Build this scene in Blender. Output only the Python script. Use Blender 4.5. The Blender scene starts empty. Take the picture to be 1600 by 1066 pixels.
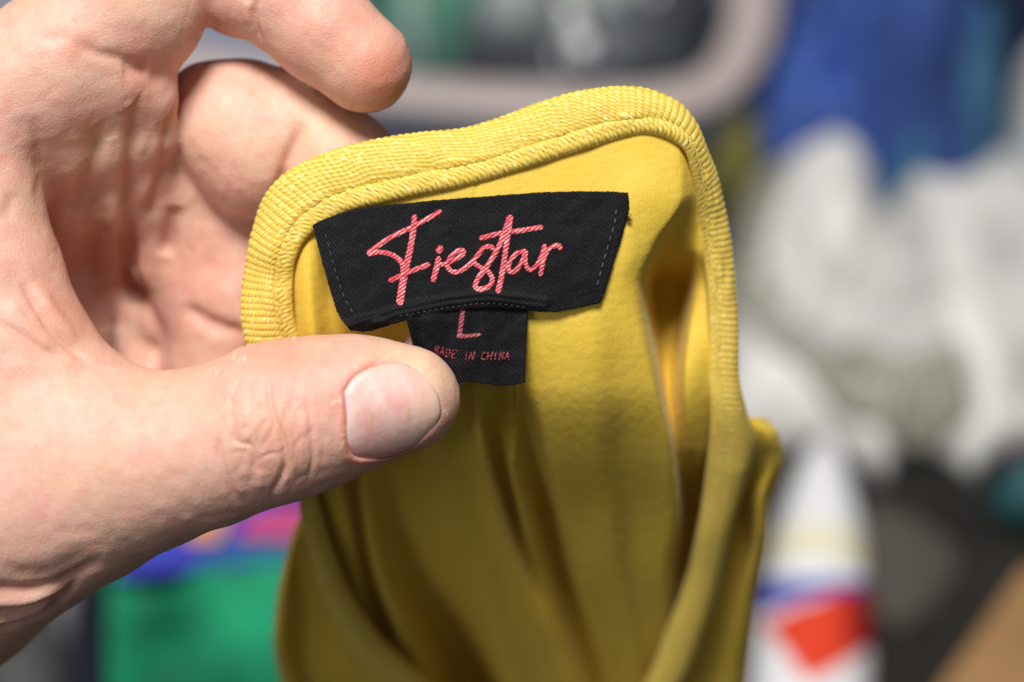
import bpy, math, random
import numpy as np
from mathutils import Vector, Matrix
from mathutils.bvhtree import BVHTree

random.seed(4)
rng = np.random.default_rng(4)
C = bpy.context.scene.collection
sc = bpy.context.scene

# ------------------------------------------------------------------ camera
D = 360.0                      # mm from the lens to the label
PITCH = math.radians(48)
HC = 0.75 * math.sin(PITCH)    # camera height over the table, metres
CAMP = np.array([0.0, 0.0, HC])
RT = np.array([1.0, 0, 0])
UP = np.array([0, math.sin(PITCH), math.cos(PITCH)])
FW = np.array([0, math.cos(PITCH), -math.sin(PITCH)])

cam = bpy.data.cameras.new("camera")
camo = bpy.data.objects.new("camera", cam)
C.objects.link(camo)
camo.location = CAMP
camo.rotation_euler = (math.pi / 2 - PITCH, 0, 0)
cam.sensor_width = 22.3
cam.lens = 22.3 * D / 160.0
cam.clip_start = 0.01
cam.clip_end = 50
cam.dof.use_dof = True
cam.dof.focus_distance = (D - 3.0) / 1000
cam.dof.aperture_fstop = cam.lens / 13.2
sc.camera = camo

# ------------------------------------------------------------------ world and lamps
w = bpy.data.worlds.new("World")
sc.world = w
w.use_nodes = True
w.node_tree.nodes["Background"].inputs[0].default_value = (0.93, 0.96, 1.0, 1)
w.node_tree.nodes["Background"].inputs[1].default_value = 0.13


def lamp(name, loc, target, size, power, col):
    l = bpy.data.lights.new(name, 'AREA')
    l.shape = 'DISK'
    l.size = size
    l.energy = power
    l.color = col
    o = bpy.data.objects.new(name, l)
    C.objects.link(o)
    o.location = loc
    o.rotation_euler = (Vector(target) - Vector(loc)).to_track_quat('-Z', 'Y').to_euler()
    return o


hand_c = CAMP + FW * 0.36
lamp("ceiling_lamp", (-0.14, 0.19, 1.75), tuple(hand_c), 0.50, 33, (1.0, 0.97, 0.92))
lamp("window_light", (-1.0, -0.55, 1.05), tuple(hand_c), 0.7, 4.0, (0.95, 0.97, 1.0))

sc.view_settings.view_transform = 'Standard'
sc.view_settings.look = 'None'
sc.view_settings.gamma = 1
sc.view_settings.exposure = 0.0
sc.view_settings.use_curve_mapping = False


# ------------------------------------------------------------------ helpers
def P(px, py, z):
    """photo position at depth z (mm before the focus plane) -> camera frame, mm"""
    px = np.asarray(px, float); py = np.asarray(py, float); z = np.asarray(z, float)
    k = (D - z) / D
    return np.stack([(px - 800) / 10 * k, (533 - py) / 10 * k, z + 0 * px], -1)


def UNP(v):
    k = (D - v[..., 2]) / D
    return 800 + 10 * v[..., 0] / k, 533 - 10 * v[..., 1] / k


def W(v):
    v = np.asarray(v, float)
    return CAMP + (v[..., 0:1] * RT + v[..., 1:2] * UP + (D - v[..., 2:3]) * FW) / 1000


def T(px, py, h=0.0):
    """the point at height h (m) over the table seen at px, py"""
    r = (px - 800) / 10 / D * RT + (533 - py) / 10 / D * UP + FW
    t = (h - HC) / r[2]
    return CAMP + r * t


def link(name, me, mat, parent=None):
    o = bpy.data.objects.new(name, me)
    C.objects.link(o)
    if mat:
        me.materials.append(mat)
    if parent:
        o.parent = parent
    return o


def mesh(name, V, F, smooth=True):
    me = bpy.data.meshes.new(name)
    V = np.asarray(V, np.float32)
    F = np.asarray(F, np.int32) if not isinstance(F, list) else F
    if isinstance(F, list):
        me.from_pydata([tuple(map(float, v)) for v in V], [], [tuple(int(i) for i in f) for f in F])
    else:
        n = F.shape[1]
        me.vertices.add(len(V)); me.vertices.foreach_set("co", V.ravel())
        me.loops.add(F.size); me.loops.foreach_set("vertex_index", F.ravel())
        me.polygons.add(len(F))
        me.polygons.foreach_set("loop_start", np.arange(0, F.size, n, dtype=np.int32))
        me.polygons.foreach_set("loop_total", np.full(len(F), n, np.int32))
    me.update(calc_edges=True)
    me.validate()
    if smooth:
        me.polygons.foreach_set("use_smooth", np.ones(len(me.polygons), bool))
    return me


def set_uv(me, UV):
    uv = me.uv_layers.new(name="UVMap")
    li = np.empty(len(me.loops), np.int32)
    me.loops.foreach_get("vertex_index", li)
    uv.data.foreach_set("uv", np.asarray(UV, np.float32)[li].ravel())


def grid_faces(nu, nv):
    i = np.arange(nu * nv).reshape(nv, nu)
    a, b, c, d = i[:-1, :-1], i[:-1, 1:], i[1:, 1:], i[1:, :-1]
    return np.stack([a, d, c, b], -1).reshape(-1, 4)


def tag(o, label, cat, group=None, kind=None):
    if label: o["label"] = label
    if cat: o["category"] = cat
    if group: o["group"] = group
    if kind: o["kind"] = kind
    return o


def empty(name, loc):
    o = bpy.data.objects.new(name, None)
    C.objects.link(o)
    o.location = loc
    o.empty_display_size = 0.01
    bpy.context.view_layer.update()
    return o


def put(o, parent):
    """parent a world-space mesh under an Empty without moving it"""
    o.parent = parent
    o.matrix_parent_inverse = parent.matrix_world.inverted()
    return o


def pchip(xk, yk, x):
    """monotone cubic through knots, knots (n, ...) along axis 0, x (m,)"""
    xk = np.asarray(xk, float); yk = np.asarray(yk, float)
    h = np.diff(xk); dl = np.diff(yk, axis=0) / h.reshape(-1, *([1] * (yk.ndim - 1)))
    m = np.zeros_like(yk)
    a, b = dl[:-1], dl[1:]
    ok = a * b > 0
    m[1:-1] = np.where(ok, 2 * a * b / np.where(ok, a + b, 1), 0)
    m[0], m[-1] = dl[0], dl[-1]
    x = np.clip(x, xk[0], xk[-1])
    i = np.clip(np.searchsorted(xk, x) - 1, 0, len(xk) - 2)
    hh = h[i].reshape(-1, *([1] * (yk.ndim - 1)))
    t = ((x - xk[i]) / h[i]).reshape(-1, *([1] * (yk.ndim - 1)))
    return ((1 + 2 * t) * (1 - t) ** 2 * yk[i] + t * (1 - t) ** 2 * hh * m[i]
            + t * t * (3 - 2 * t) * yk[i + 1] + t * t * (t - 1) * hh * m[i + 1])


def catmull(pts, n):
    """n points evenly spaced by length on a smooth curve through pts"""
    p = np.asarray(pts, float)
    q = np.vstack([2 * p[0] - p[1], p, 2 * p[-1] - p[-2]])
    out = []
    for i in range(len(p) - 1):
        t = np.linspace(0, 1, 24, endpoint=False)[:, None]
        a, b, c, d = q[i], q[i + 1], q[i + 2], q[i + 3]
        out.append(0.5 * (2 * b + (c - a) * t + (2 * a - 5 * b + 4 * c - d) * t ** 2 + (3 * b - a - 3 * c + d) * t ** 3))
    out = np.vstack(out + [p[-1:]])
    s = np.r_[0, np.cumsum(np.linalg.norm(np.diff(out, axis=0), axis=1))]
    u = np.linspace(0, s[-1], n)
    return np.stack([np.interp(u, s, out[:, k]) for k in range(p.shape[1])], -1)


def vnoise(x, y, seed=0):
    """smooth value noise in -1..1"""
    r = np.random.default_rng(seed).uniform(-1, 1, (64, 64))
    xi, yi = np.floor(x).astype(int), np.floor(y).astype(int)
    fx, fy = x - xi, y - yi
    fx, fy = fx * fx * (3 - 2 * fx), fy * fy * (3 - 2 * fy)
    g = lambda a, b: r[a % 64, b % 64]
    return (g(xi, yi) * (1 - fx) + g(xi + 1, yi) * fx) * (1 - fy) + (g(xi, yi + 1) * (1 - fx) + g(xi + 1, yi + 1) * fx) * fy


def polydist(px, py, pts):
    """distance to a polyline and the fraction along it"""
    pts = np.asarray(pts, float)[:, :2]
    best = np.full(px.shape, 1e9); fr = np.zeros(px.shape)
    L = np.r_[0, np.cumsum(np.linalg.norm(np.diff(pts, axis=0), axis=1))]
    for i in range(len(pts) - 1):
        a, b = pts[i], pts[i + 1]
        ab = b - a; l2 = ab @ ab + 1e-9
        t = np.clip(((px - a[0]) * ab[0] + (py - a[1]) * ab[1]) / l2, 0, 1)
        dd = np.hypot(px - a[0] - t * ab[0], py - a[1] - t * ab[1])
        m = dd < best
        best = np.where(m, dd, best); fr = np.where(m, (L[i] + t * math.sqrt(l2)) / L[-1], fr)
    return best, fr


def inside(px, py, poly):
    poly = np.asarray(poly, float)
    r = np.zeros(px.shape, bool)
    j = len(poly) - 1
    for i in range(len(poly)):
        xi, yi = poly[i]; xj, yj = poly[j]
        c = ((yi > py) != (yj > py)) & (px < (xj - xi) * (py - yi) / (yj - yi + 1e-12) + xi)
        r ^= c
        j = i
    return r


# ------------------------------------------------------------------ materials
def mat(name):
    m = bpy.data.materials.new(name)
    m.use_nodes = True
    nt = m.node_tree
    return m, nt, nt.nodes["Principled BSDF"]


def nd(nt, t, **kw):
    n = nt.nodes.new(t)
    for k, v in kw.items():
        if k.startswith("i_"):
            n.inputs[k[2:].replace("_", " ")].default_value = v
        else:
            setattr(n, k, v)
    return n


def mixc(nt, fac, a, b, blend='MIX'):
    n = nt.nodes.new("ShaderNodeMix"); n.data_type = 'RGBA'; n.blend_type = blend
    for s, v in ((0, fac), (6, a), (7, b)):
        if isinstance(v, bpy.types.NodeSocket): nt.links.new(v, n.inputs[s])
        elif s == 0: n.inputs[s].default_value = v
        else: n.inputs[s].default_value = (*v, 1)
    return n.outputs[2]


def ramp(nt, src, p0, p1, c0=0.0, c1=1.0):
    n = nt.nodes.new("ShaderNodeMapRange")
    n.inputs[1].default_value = p0; n.inputs[2].default_value = p1
    n.inputs[3].default_value = c0; n.inputs[4].default_value = c1
    nt.links.new(src, n.inputs[0])
    return n.outputs[0]


def math2(nt, op, a, b):
    n = nt.nodes.new("ShaderNodeMath"); n.operation = op
    for i, v in enumerate((a, b)):
        if isinstance(v, bpy.types.NodeSocket): nt.links.new(v, n.inputs[i])
        else: n.inputs[i].default_value = v
    return n.outputs[0]


def noise(nt, vec, scale, detail=3, rough=0.5, dist=0.0):
    n = nt.nodes.new("ShaderNodeTexNoise")
    n.inputs["Scale"].default_value = scale; n.inputs["Detail"].default_value = detail
    n.inputs["Roughness"].default_value = rough; n.inputs["Distortion"].default_value = dist
    if vec: nt.links.new(vec, n.inputs["Vector"])
    return n.outputs["Fac"]


def mapping(nt, vec, scale=(1, 1, 1), rot=(0, 0, 0)):
    n = nt.nodes.new("ShaderNodeMapping")
    n.inputs["Scale"].default_value = scale; n.inputs["Rotation"].default_value = rot
    nt.links.new(vec, n.inputs["Vector"])
    return n.outputs["Vector"]


def wave(nt, vec, scale, dist=0.0, dscale=1.0, direction='X'):
    n = nt.nodes.new("ShaderNodeTexWave")
    n.bands_direction = direction
    n.inputs["Scale"].default_value = scale; n.inputs["Distortion"].default_value = dist
    n.inputs["Detail Scale"].default_value = dscale
    nt.links.new(vec, n.inputs["Vector"])
    return n.outputs["Fac"]


def bump(nt, h, strength, distance, bsdf, prev=None):
    n = nt.nodes.new("ShaderNodeBump")
    n.inputs["Strength"].default_value = strength; n.inputs["Distance"].default_value = distance
    nt.links.new(h, n.inputs["Height"])
    if prev: nt.links.new(prev, n.inputs["Normal"])
    nt.links.new(n.outputs[0], bsdf.inputs["Normal"])
    return n.outputs[0]


def coords(nt, which):
    return nt.nodes.new("ShaderNodeTexCoord").outputs[which]


# wave scale s: Blender's band period is 1/(s*20)*2pi ~ 0.314/s units
def period(mm):
    return 0.31416 / mm


def skin_mat():
    m, nt, b = mat("skin")
    o = coords(nt, "Object")
    at = nt.nodes.new("ShaderNodeAttribute"); at.attribute_name = "flush"
    sep = nt.nodes.new("ShaderNodeSeparateColor"); nt.links.new(at.outputs["Color"], sep.inputs[0])
    big = ramp(nt, noise(nt, o, 90, 3), 0.35, 0.65)
    base = mixc(nt, big, (0.70, 0.41, 0.30), (0.735, 0.39, 0.315))
    mot = ramp(nt, noise(nt, o, 420, 4, 0.6), 0.35, 0.7)
    base = mixc(nt, math2(nt, 'MULTIPLY', mot, 0.5), base, (0.74, 0.53, 0.41))
    red = ramp(nt, noise(nt, o, 190, 4, 0.65, 0.5), 0.5, 0.75)
    base = mixc(nt, math2(nt, 'MULTIPLY', red, 0.38), base, (0.68, 0.27, 0.20))
    base = mixc(nt, sep.outputs[0], base, (0.66, 0.20, 0.14))
    base = mixc(nt, sep.outputs[1], base, (0.76, 0.58, 0.38))
    base = mixc(nt, math2(nt, 'MULTIPLY', sep.outputs[2], 0.7), base, (0.88, 0.74, 0.58))
    # pale dry flecks
    fl = ramp(nt, noise(nt, mapping(nt, o, (1, 1.5, 1)), 2300, 2), 0.70, 0.76)
    fm = ramp(nt, noise(nt, o, 160, 2), 0.60, 0.72)
    base = mixc(nt, math2(nt, 'MULTIPLY', math2(nt, 'MULTIPLY', fl, fm), 0.5), base, (0.86, 0.78, 0.62))
    nt.links.new(base, b.inputs["Base Color"])
    b.inputs["Subsurface Weight"].default_value = 0.35
    b.inputs["Subsurface Radius"].default_value = (1.0, 0.38, 0.2)
    b.inputs["Subsurface Scale"].default_value = 0.0024
    b.inputs["Roughness"].default_value = 0.5
    b.inputs["Specular IOR Level"].default_value = 0.42
    v = nt.nodes.new("ShaderNodeTexVoronoi"); v.feature = 'DISTANCE_TO_EDGE'
    v.inputs["Scale"].default_value = 1500
    ds = nt.nodes.new("ShaderNodeVectorMath"); ds.operation = 'ADD'
    nn = nt.nodes.new("ShaderNodeTexNoise"); nn.inputs["Scale"].default_value = 600
    nt.links.new(o, nn.inputs["Vector"])
    sv = nt.nodes.new("ShaderNodeVectorMath"); sv.operation = 'SCALE'; sv.inputs["Scale"].default_value = 0.0012
    nt.links.new(nn.outputs["Color"], sv.inputs[0])
    nt.links.new(o, ds.inputs[0]); nt.links.new(sv.outputs[0], ds.inputs[1])
    nt.links.new(ds.outputs[0], v.inputs["Vector"])
    h = ramp(nt, v.outputs["Distance"], 0, 0.22)
    n1 = bump(nt, h, 0.38, 0.00007, b)
    n1 = bump(nt, noise(nt, mapping(nt, ds.outputs[0], (2600, 420, 420)), 1.0, 2), 0.3, 0.00007, b, n1)
    n2 = bump(nt, noise(nt, mapping(nt, ds.outputs[0], (1.0, 1.0, 1.0), (0, 0, 0.5)), 1500, 4, 0.6), 0.35, 0.00009, b, n1)
    bump(nt, noise(nt, o, 260, 3, 0.55), 0.4, 0.0004, b, n2)
    return m


def nail_mat():
    m, nt, b = mat("thumbnail_keratin")
    uv = coords(nt, "UV")
    n1 = ramp(nt, noise(nt, mapping(nt, uv, (0.10, 0.05, 1)), 4.0, 2), 0.35, 0.7)
    base = mixc(nt, n1, (0.74, 0.37, 0.335), (0.80, 0.53, 0.47))
    # lunula-like paler base and yellowish free edge
    sx = nt.nodes.new("ShaderNodeSeparateXYZ"); nt.links.new(uv, sx.inputs[0])
    lo = ramp(nt, sx.outputs[0], -5.5, -7.0)
    base = mixc(nt, math2(nt, 'MULTIPLY', lo, 0.6), base, (0.78, 0.60, 0.58))
    hi = ramp(nt, sx.outputs[0], 2.5, 7.0)
    base = mixc(nt, math2(nt, 'MULTIPLY', hi, 0.95), base, (0.74, 0.50, 0.37))
    tp = ramp(nt, sx.outputs[1], 4.0, 7.5)
    base = mixc(nt, math2(nt, 'MULTIPLY', tp, 0.7), base, (0.76, 0.50, 0.40))
    bt = ramp(nt, sx.outputs[1], -4.5, -7.0)
    base = mixc(nt, math2(nt, 'MULTIPLY', bt, 0.6), base, (0.60, 0.22, 0.20))
    for cx, cy in ((-3.0, -0.9), (2.6, -0.4)):   # the two yellow-brown dents
        d = nt.nodes.new("ShaderNodeVectorMath"); d.operation = 'DISTANCE'
        mp = mapping(nt, uv, (1.6, 0.55, 1)); nt.links.new(mp, d.inputs[0])
        d.inputs[1].default_value = (cx * 1.6, cy * 0.55, 0)
        f = ramp(nt, d.outputs["Value"], 0.9, 0.1)
        base = mixc(nt, math2(nt, 'MULTIPLY', f, 0.55), base, (0.55, 0.33, 0.15))
    nt.links.new(base, b.inputs["Base Color"])
    b.inputs["Subsurface Weight"].default_value = 0.2
    b.inputs["Subsurface Radius"].default_value = (1, .4, .3)
    b.inputs["Subsurface Scale"].default_value = 0.0015
    b.inputs["Roughness"].default_value = 0.46
    b.inputs["Specular IOR Level"].default_value = 0.5
    g = wave(nt, uv, period(0.45), 1.5, 1.0, 'Y')
    n = bump(nt, g, 0.12, 0.00004, b)
    bump(nt, noise(nt, uv, 0.5, 3), 0.35, 0.0004, b, n)
    return m


YEL = (0.76, 0.52, 0.06)
YELD = (0.62, 0.40, 0.035)


def knit_mat(name, rib=False, fuzzy=False):
    """yellow knit; UV in millimetres"""
    m, nt, b = mat(name)
    uv = coords(nt, "UV")
    if rib:
        fib = wave(nt, mapping(nt, uv, (1, 1, 1), (0, 0, math.radians(42))), period(0.36), 0.9, 3.0)
        big = noise(nt, uv, 0.35, 3)
        brk = noise(nt, mapping(nt, mapping(nt, uv, (1, 1, 1), (0, 0, math.radians(42))), (3.2, 1.0, 1)), 1.2, 2)
        c = mixc(nt, ramp(nt, fib, 0.1, 1.0, 0.0, 1.0), YELD, (0.84, 0.64, 0.14))  # fibre highlights and the dark gaps between them are put into the colour
        c = mixc(nt, ramp(nt, big, 0.4, 0.7, 0, 0.35), c, (0.70, 0.50, 0.08))
        c = mixc(nt, ramp(nt, brk, 0.56, 0.70, 0, 0.8), c, (0.96, 0.84, 0.36))  # bright thread glints painted as pale yellow streaks
        h = fib
        nt.links.new(c, b.inputs["Base Color"])
        n = bump(nt, h, 0.5, 0.00008, b)
        bump(nt, brk, 0.4, 0.0002, b, n)
        b.inputs["Roughness"].default_value = 0.55
        b.inputs["Specular IOR Level"].default_value = 0.4
    else:
        wl = wave(nt, uv, period(0.40), 0.5, 2.0)
        cr = wave(nt, mapping(nt, uv, (1, 1, 1), (0, 0, math.radians(62))), period(0.42), 0.8, 2.0)
        h = math2(nt, 'ADD', wl, math2(nt, 'MULTIPLY', cr, 0.7))
        big = noise(nt, uv, 0.12, 3)
        c = mixc(nt, ramp(nt, h, 0.2, 1.6), (0.70, 0.47, 0.045), (0.77, 0.535, 0.065))
        c = mixc(nt, ramp(nt, big, 0.35, 0.7, 0, 0.3), c, (0.66, 0.48, 0.09))
        nt.links.new(c, b.inputs["Base Color"])
        n = bump(nt, h, 0.35, 0.00005, b)
        bump(nt, noise(nt, uv, 0.7, 3), 0.3, 0.0005, b, n)
        b.inputs["Roughness"].default_value = 0.6
        b.inputs["Specular IOR Level"].default_value = 0.35
    b.inputs["Sheen Weight"].default_value = 0.12
    b.inputs["Sheen Roughness"].default_value = 0.4
    b.inputs["Sheen Tint"].default_value = (1, 0.95, 0.75, 1)
    return m


def label_mat():
    m, nt, b = mat("black_woven_satin")
    uv = coords(nt, "UV")
    tw = wave(nt, mapping(nt, uv, (1, 1, 1), (0, 0, math.radians(-35))), period(0.44), 1.2, 2.5)
    sp = noise(nt, mapping(nt, uv, (3.0, 1.2, 1), (0, 0, math.radians(-50))), 1.6, 2)
    c = mixc(nt, tw, (0.003, 0.003, 0.004), (0.013, 0.013, 0.015))
    c = mixc(nt, ramp(nt, sp, 0.62, 0.78, 0, 0.5), c, (0.075, 0.075, 0.085))
    nt.links.new(c, b.inputs["Base Color"])
    bump(nt, math2(nt, 'ADD', tw, sp), 0.8, 0.00012, b)
    b.inputs["Roughness"].default_value = 0.55
    b.inputs["Specular IOR Level"].default_value = 0.14
    return m


def thread_mat(name, a, hi):
    m, nt, b = mat(name)
    uv = coords(nt, "UV")
    tw = wave(nt, mapping(nt, uv, (1, 1, 1), (0, 0, math.radians(52))), period(0.46), 4.0, 2.2)
    pt = noise(nt, uv, 0.45, 3, 0.7)
    f = math2(nt, 'MULTIPLY', ramp(nt, tw, 0.35, 0.9), ramp(nt, pt, 0.35, 0.62, 0.12, 0.95))
    c = mixc(nt, f, a, hi)  # highlights on the threads painted in with the paler colour
    nt.links.new(c, b.inputs["Base Color"])
    bump(nt, tw, 0.8, 0.0001, b)
    b.inputs["Roughness"].default_value = 0.45
    return m


def plain(name, col, rough=0.7, var=0.15, scale=40, spec=0.4, bmp=0.0):
    m, nt, b = mat(name)
    o = coords(nt, "Object")
    n = noise(nt, o, scale, 4, 0.6)
    dk = tuple(c * (1 - 2 * var) for c in col)
    lt = tuple(min(1, c * (1 + var)) for c in col)
    nt.links.new(mixc(nt, ramp(nt, n, 0.3, 0.7), dk, lt), b.inputs["Base Color"])
    b.inputs["Roughness"].default_value = rough
    b.inputs["Specular IOR Level"].default_value = spec
    if bmp: bump(nt, n, 0.6, bmp, b)
    return m


M_skin = skin_mat()
M_nail = nail_mat()
M_rib = knit_mat("yellow_rib_binding", rib=True)
M_knit = knit_mat("yellow_knit")
M_label = label_mat()
M_red = thread_mat("red_woven_thread", (0.55, 0.018, 0.04), (0.88, 0.44, 0.46))
M_red2 = thread_mat("dusty_red_woven_thread", (0.27, 0.025, 0.04), (0.45, 0.11, 0.14))
M_stitch = plain("dark_grey_thread", (0.11, 0.12, 0.14), 0.5)

# ------------------------------------------------------------------ HAND
# tapered limbs blended into one surface, camera frame, mm: (px, py, z, radius)
def rc(p, a, b):
    """round cone distance"""
    pa = P(*a[:3]); pb = P(*b[:3])
    r1 = a[3] * (D - a[2]) / D; r2 = b[3] * (D - b[2]) / D
    ba = (pb - pa).astype(np.float32)
    l2 = float(ba @ ba); rr = r1 - r2; a2 = max(l2 - rr * rr, 1e-3); il2 = 1.0 / l2
    q = [p[i] - np.float32(pa[i]) for i in range(3)]
    y = q[0] * ba[0] + q[1] * ba[1] + q[2] * ba[2]
    z = y - l2
    x2 = (q[0] * l2 - ba[0] * y) ** 2 + (q[1] * l2 - ba[1] * y) ** 2 + (q[2] * l2 - ba[2] * y) ** 2
    y2 = y * y * l2; z2 = z * z * l2
    k = np.sign(rr) * rr * rr * x2
    o3 = (np.sqrt(x2 * a2 * il2) + y * rr) * il2 - r1
    o1 = np.sqrt(x2 + z2) * il2 - r2
    o2 = np.sqrt(x2 + y2) * il2 - r1
    return np.where(np.sign(z) * a2 * z2 > k, o1, np.where(np.sign(y) * a2 * y2 < k, o2, o3)).astype(np.float32)


def smin(a, b, k):
    h = np.clip(0.5 + 0.5 * (b - a) / k, 0, 1)
    return b * (1 - h) + a * h - k * h * (1 - h)


def chain(p, pts, k):
    d = None
    for a, b in zip(pts[:-1], pts[1:]):
        e = rc(p, a, b)
        d = e if d is None else smin(d, e, k)
    return d


THUMB = [(636, 622, 4.2, 8.3), (560, 628, 3.4, 9.9), (490, 645, 3, 11.3), (425, 662, 3, 12.1), (320, 700, 2, 12.0),
         (220, 722, 0, 13.6), (110, 750, -4, 16.5), (-10, 775, -8, 20.5), (-130, 830, -14, 24), (-420, 1010, -30, 29),
         (-900, 1300, -60, 33)]
WEB = [(80, 650, -4, 13.5), (10, 545, -3, 12.6), (-22, 430, -3, 11.4), (-42, 320, -3, 10.2), (-38, 210, -4, 9.8), (60, 118, -4, 10.2)]
INDEX = [(50, 125, -5, 10.6), (125, 72, -5, 10.6), (205, 12, -5, 11.0), (260, -75, -8, 10.0), (300, -140, -12, 9.5)]
INDEX2 = [(300, -140, -13, 9.2), (345, -90, -12, 8.6), (378, -26, -10, 8.6)]
INDEX3 = [(398, -40, -9, 8.0), (440, -8, -8, 8.4), (505, 48, -7, 8.1), (569, 101, -6, 7.6)]
MID1 = [(284, 145, -17, 2.6), (326, 164, -17.5, 6.4), (376, 200, -18, 10.4), (408, 236, -18, 11.0)]
MID2 = [(455, 198, -17.5, 9.2), (530, 264, -17, 9.2), (620, 345, -16, 8.4), (672, 450, -12, 8), (690, 540, -11, 7.4)]
RING = [(240, 330, -38, 9), (420, 360, -40, 9), (560, 430, -32, 8.4), (640, 560, -26, 7.5)]
LITTLE = [(240, 480, -44, 8.5), (400, 520, -46, 8), (520, 570, -38, 7.5), (590, 650, -32, 6.6)]
PALM = [
    ([(165, 170, -18, 11), (185, 330, -42, 12), (190, 620, -62, 15)], 3),
    ([(100, 140, -3.5, 7.8), (104, 220, -9, 6.6), (98, 310, -18, 5.2), (100, 420, -38, 4)], 2.5),
    ([(178, 135, -4.5, 6.6), (178, 220, -10, 5.0), (178, 310, -19, 4.2), (176, 430, -38, 4.6), (160, 600, -50, 5)], 2.2),
    ([(234, 150, -6.5, 4.6), (238, 215, -11, 3.4), (230, 280, -16, 2.8), (212, 345, -22, 2.2)], 1.8),
    ([(282, 205, -17, 3.6), (256, 320, -21.5, 3.4), (234, 420, -27, 3.2)], 2.0),
    ([(305, 290, -22, 5.0), (290, 420, -28.5, 5.0), (250, 500, -33, 4.0)], 2.0),
    ([(205, 490, -35, 3.4), (232, 620, -35, 4.2)], 1.5),
    ([(345, 350, -26, 6.5), (340, 470, -30, 8.0), (350, 620, -34, 10)], 3.0),
    ([(385, 350, -25, 4.5), (400, 480, -28, 7.5)], 3.0),
    ([(-150, 250, -34, 19), (-170, 600, -40, 23), (-420, 980, -50, 28)], 5.0),
    ([(60, 300, -48, 14), (40, 600, -52, 16), (-150, 850, -48, 22)], 5.0),
]


def hand_sdf(p):
    th = chain(p, THUMB, 3.0)
    web = chain(p, WEB, 3.0)
    near = smin(th, web, 7.0)
    near = smin(near, chain(p, INDEX, 3.0), 5.0)
    pal = None
    for pts, k in PALM:
        e = chain(p, pts, 2.5)
        pal = e if pal is None else smin(pal, e, k)
    d = smin(near, pal, 3.6)
    fm = smin(chain(p, MID1, 2.0), chain(p, MID2, 2.0), 1.6)
    fi = smin(chain(p, INDEX2, 1.5), chain(p, INDEX3, 2.0), 1.2)
    d = smin(d, chain(p, RING, 2.0), 1.5)
    d = smin(d, chain(p, LITTLE, 2.0), 1.5)
    d = smin(d, fm, 0.9)
    return smin(d, fi, 0.7)


def surface_nets(xs, ys, zs, f):
    nx, ny, nz = f.shape
    s = f < 0
    cs = np.zeros((nx - 1, ny - 1, nz - 1), np.int8)
    for i in (0, 1):
        for j in (0, 1):
            for k in (0, 1):
                cs += s[i:nx - 1 + i, j:ny - 1 + j, k:nz - 1 + k]
    act = (cs > 0) & (cs < 8)
    ci = np.argwhere(act)
    idx = np.full(act.shape, -1, np.int64)
    idx[act] = np.arange(len(ci))
    pos = np.zeros((len(ci), 3)); cnt = np.zeros(len(ci))
    ax = [xs, ys, zs]
    corners = [(i, j, k) for i in (0, 1) for j in (0, 1) for k in (0, 1)]
    for a in corners:
        for d in range(3):
            if a[d]: continue
            b = list(a); b[d] = 1
            ia = ci + np.array(a); ib = ci + np.array(b)
            fa = f[ia[:, 0], ia[:, 1], ia[:, 2]]; fb = f[ib[:, 0], ib[:, 1], ib[:, 2]]
            m = (fa < 0) != (fb < 0)
            t = np.where(m, fa / np.where(m, fa - fb, 1), 0)
            for q in range(3):
                va = ax[q][ia[:, q]]; vb = ax[q][ib[:, q]]
                pos[:, q] += np.where(m, va + (vb - va) * t, 0)
            cnt += m
    pos /= cnt[:, None]
    F = []
    for d in range(3):
        o1, o2 = (d + 1) % 3, (d + 2) % 3
        sl = [slice(1, -1)] * 3; sl[d] = slice(0, -1)
        sa = s[tuple(sl)]
        sl2 = [slice(1, -1)] * 3; sl2[d] = slice(1, None)
        sb = s[tuple(sl2)]
        e = np.argwhere(sa != sb)
        flip = sa[tuple(e.T)]
        e = e.copy(); e[:, o1] += 1; e[:, o2] += 1
        def g(a, b):
            q = e.copy(); q[:, o1] -= a; q[:, o2] -= b
            return idx[q[:, 0], q[:, 1], q[:, 2]]
        quad = np.stack([g(1, 1), g(0, 1), g(0, 0), g(1, 0)], -1)
        quad[~flip] = quad[~flip][:, ::-1]
        F.append(quad)
    F = np.vstack(F)
    F = F[(F >= 0).all(1)]
    return pos, F


H = 0.72
xs = np.r_[np.arange(-180, -92, 2.6), np.arange(-91, -4, H)].astype(np.float32)
ys = np.r_[np.arange(-92, -58, 2.4), np.arange(-57, 56, H), np.arange(56, 74, 1.6)].astype(np.float32)
zs = np.r_[np.arange(-100, -48, 2.4), np.arange(-47.5, 18.5, H)].astype(np.float32)
G = np.meshgrid(xs, ys, zs, indexing='ij')
fld = hand_sdf(G)
for ax_ in range(3):      # close the forearm where the grid ends, outside the frame
    for e_ in (0, -1):
        sl = [slice(None)] * 3; sl[ax_] = e_
        fld[tuple(sl)] = np.maximum(fld[tuple(sl)], 0.5)
HV, HF = surface_nets(xs, ys, zs, fld)
del G, fld


def laplace(V, F, n, lam=0.5):
    e = np.vstack([F[:, [0, 1]], F[:, [1, 2]], F[:, [2, 3]], F[:, [3, 0]]])
    deg = np.bincount(e[:, 0], minlength=len(V)) + np.bincount(e[:, 1], minlength=len(V))
    for _ in range(n):
        s = np.zeros_like(V)
        for k in range(3):
            s[:, k] = np.bincount(e[:, 0], V[e[:, 1], k], len(V)) + np.bincount(e[:, 1], V[e[:, 0], k], len(V))
        V = V + lam * (s / np.maximum(deg, 1)[:, None] - V)
    return V


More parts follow.
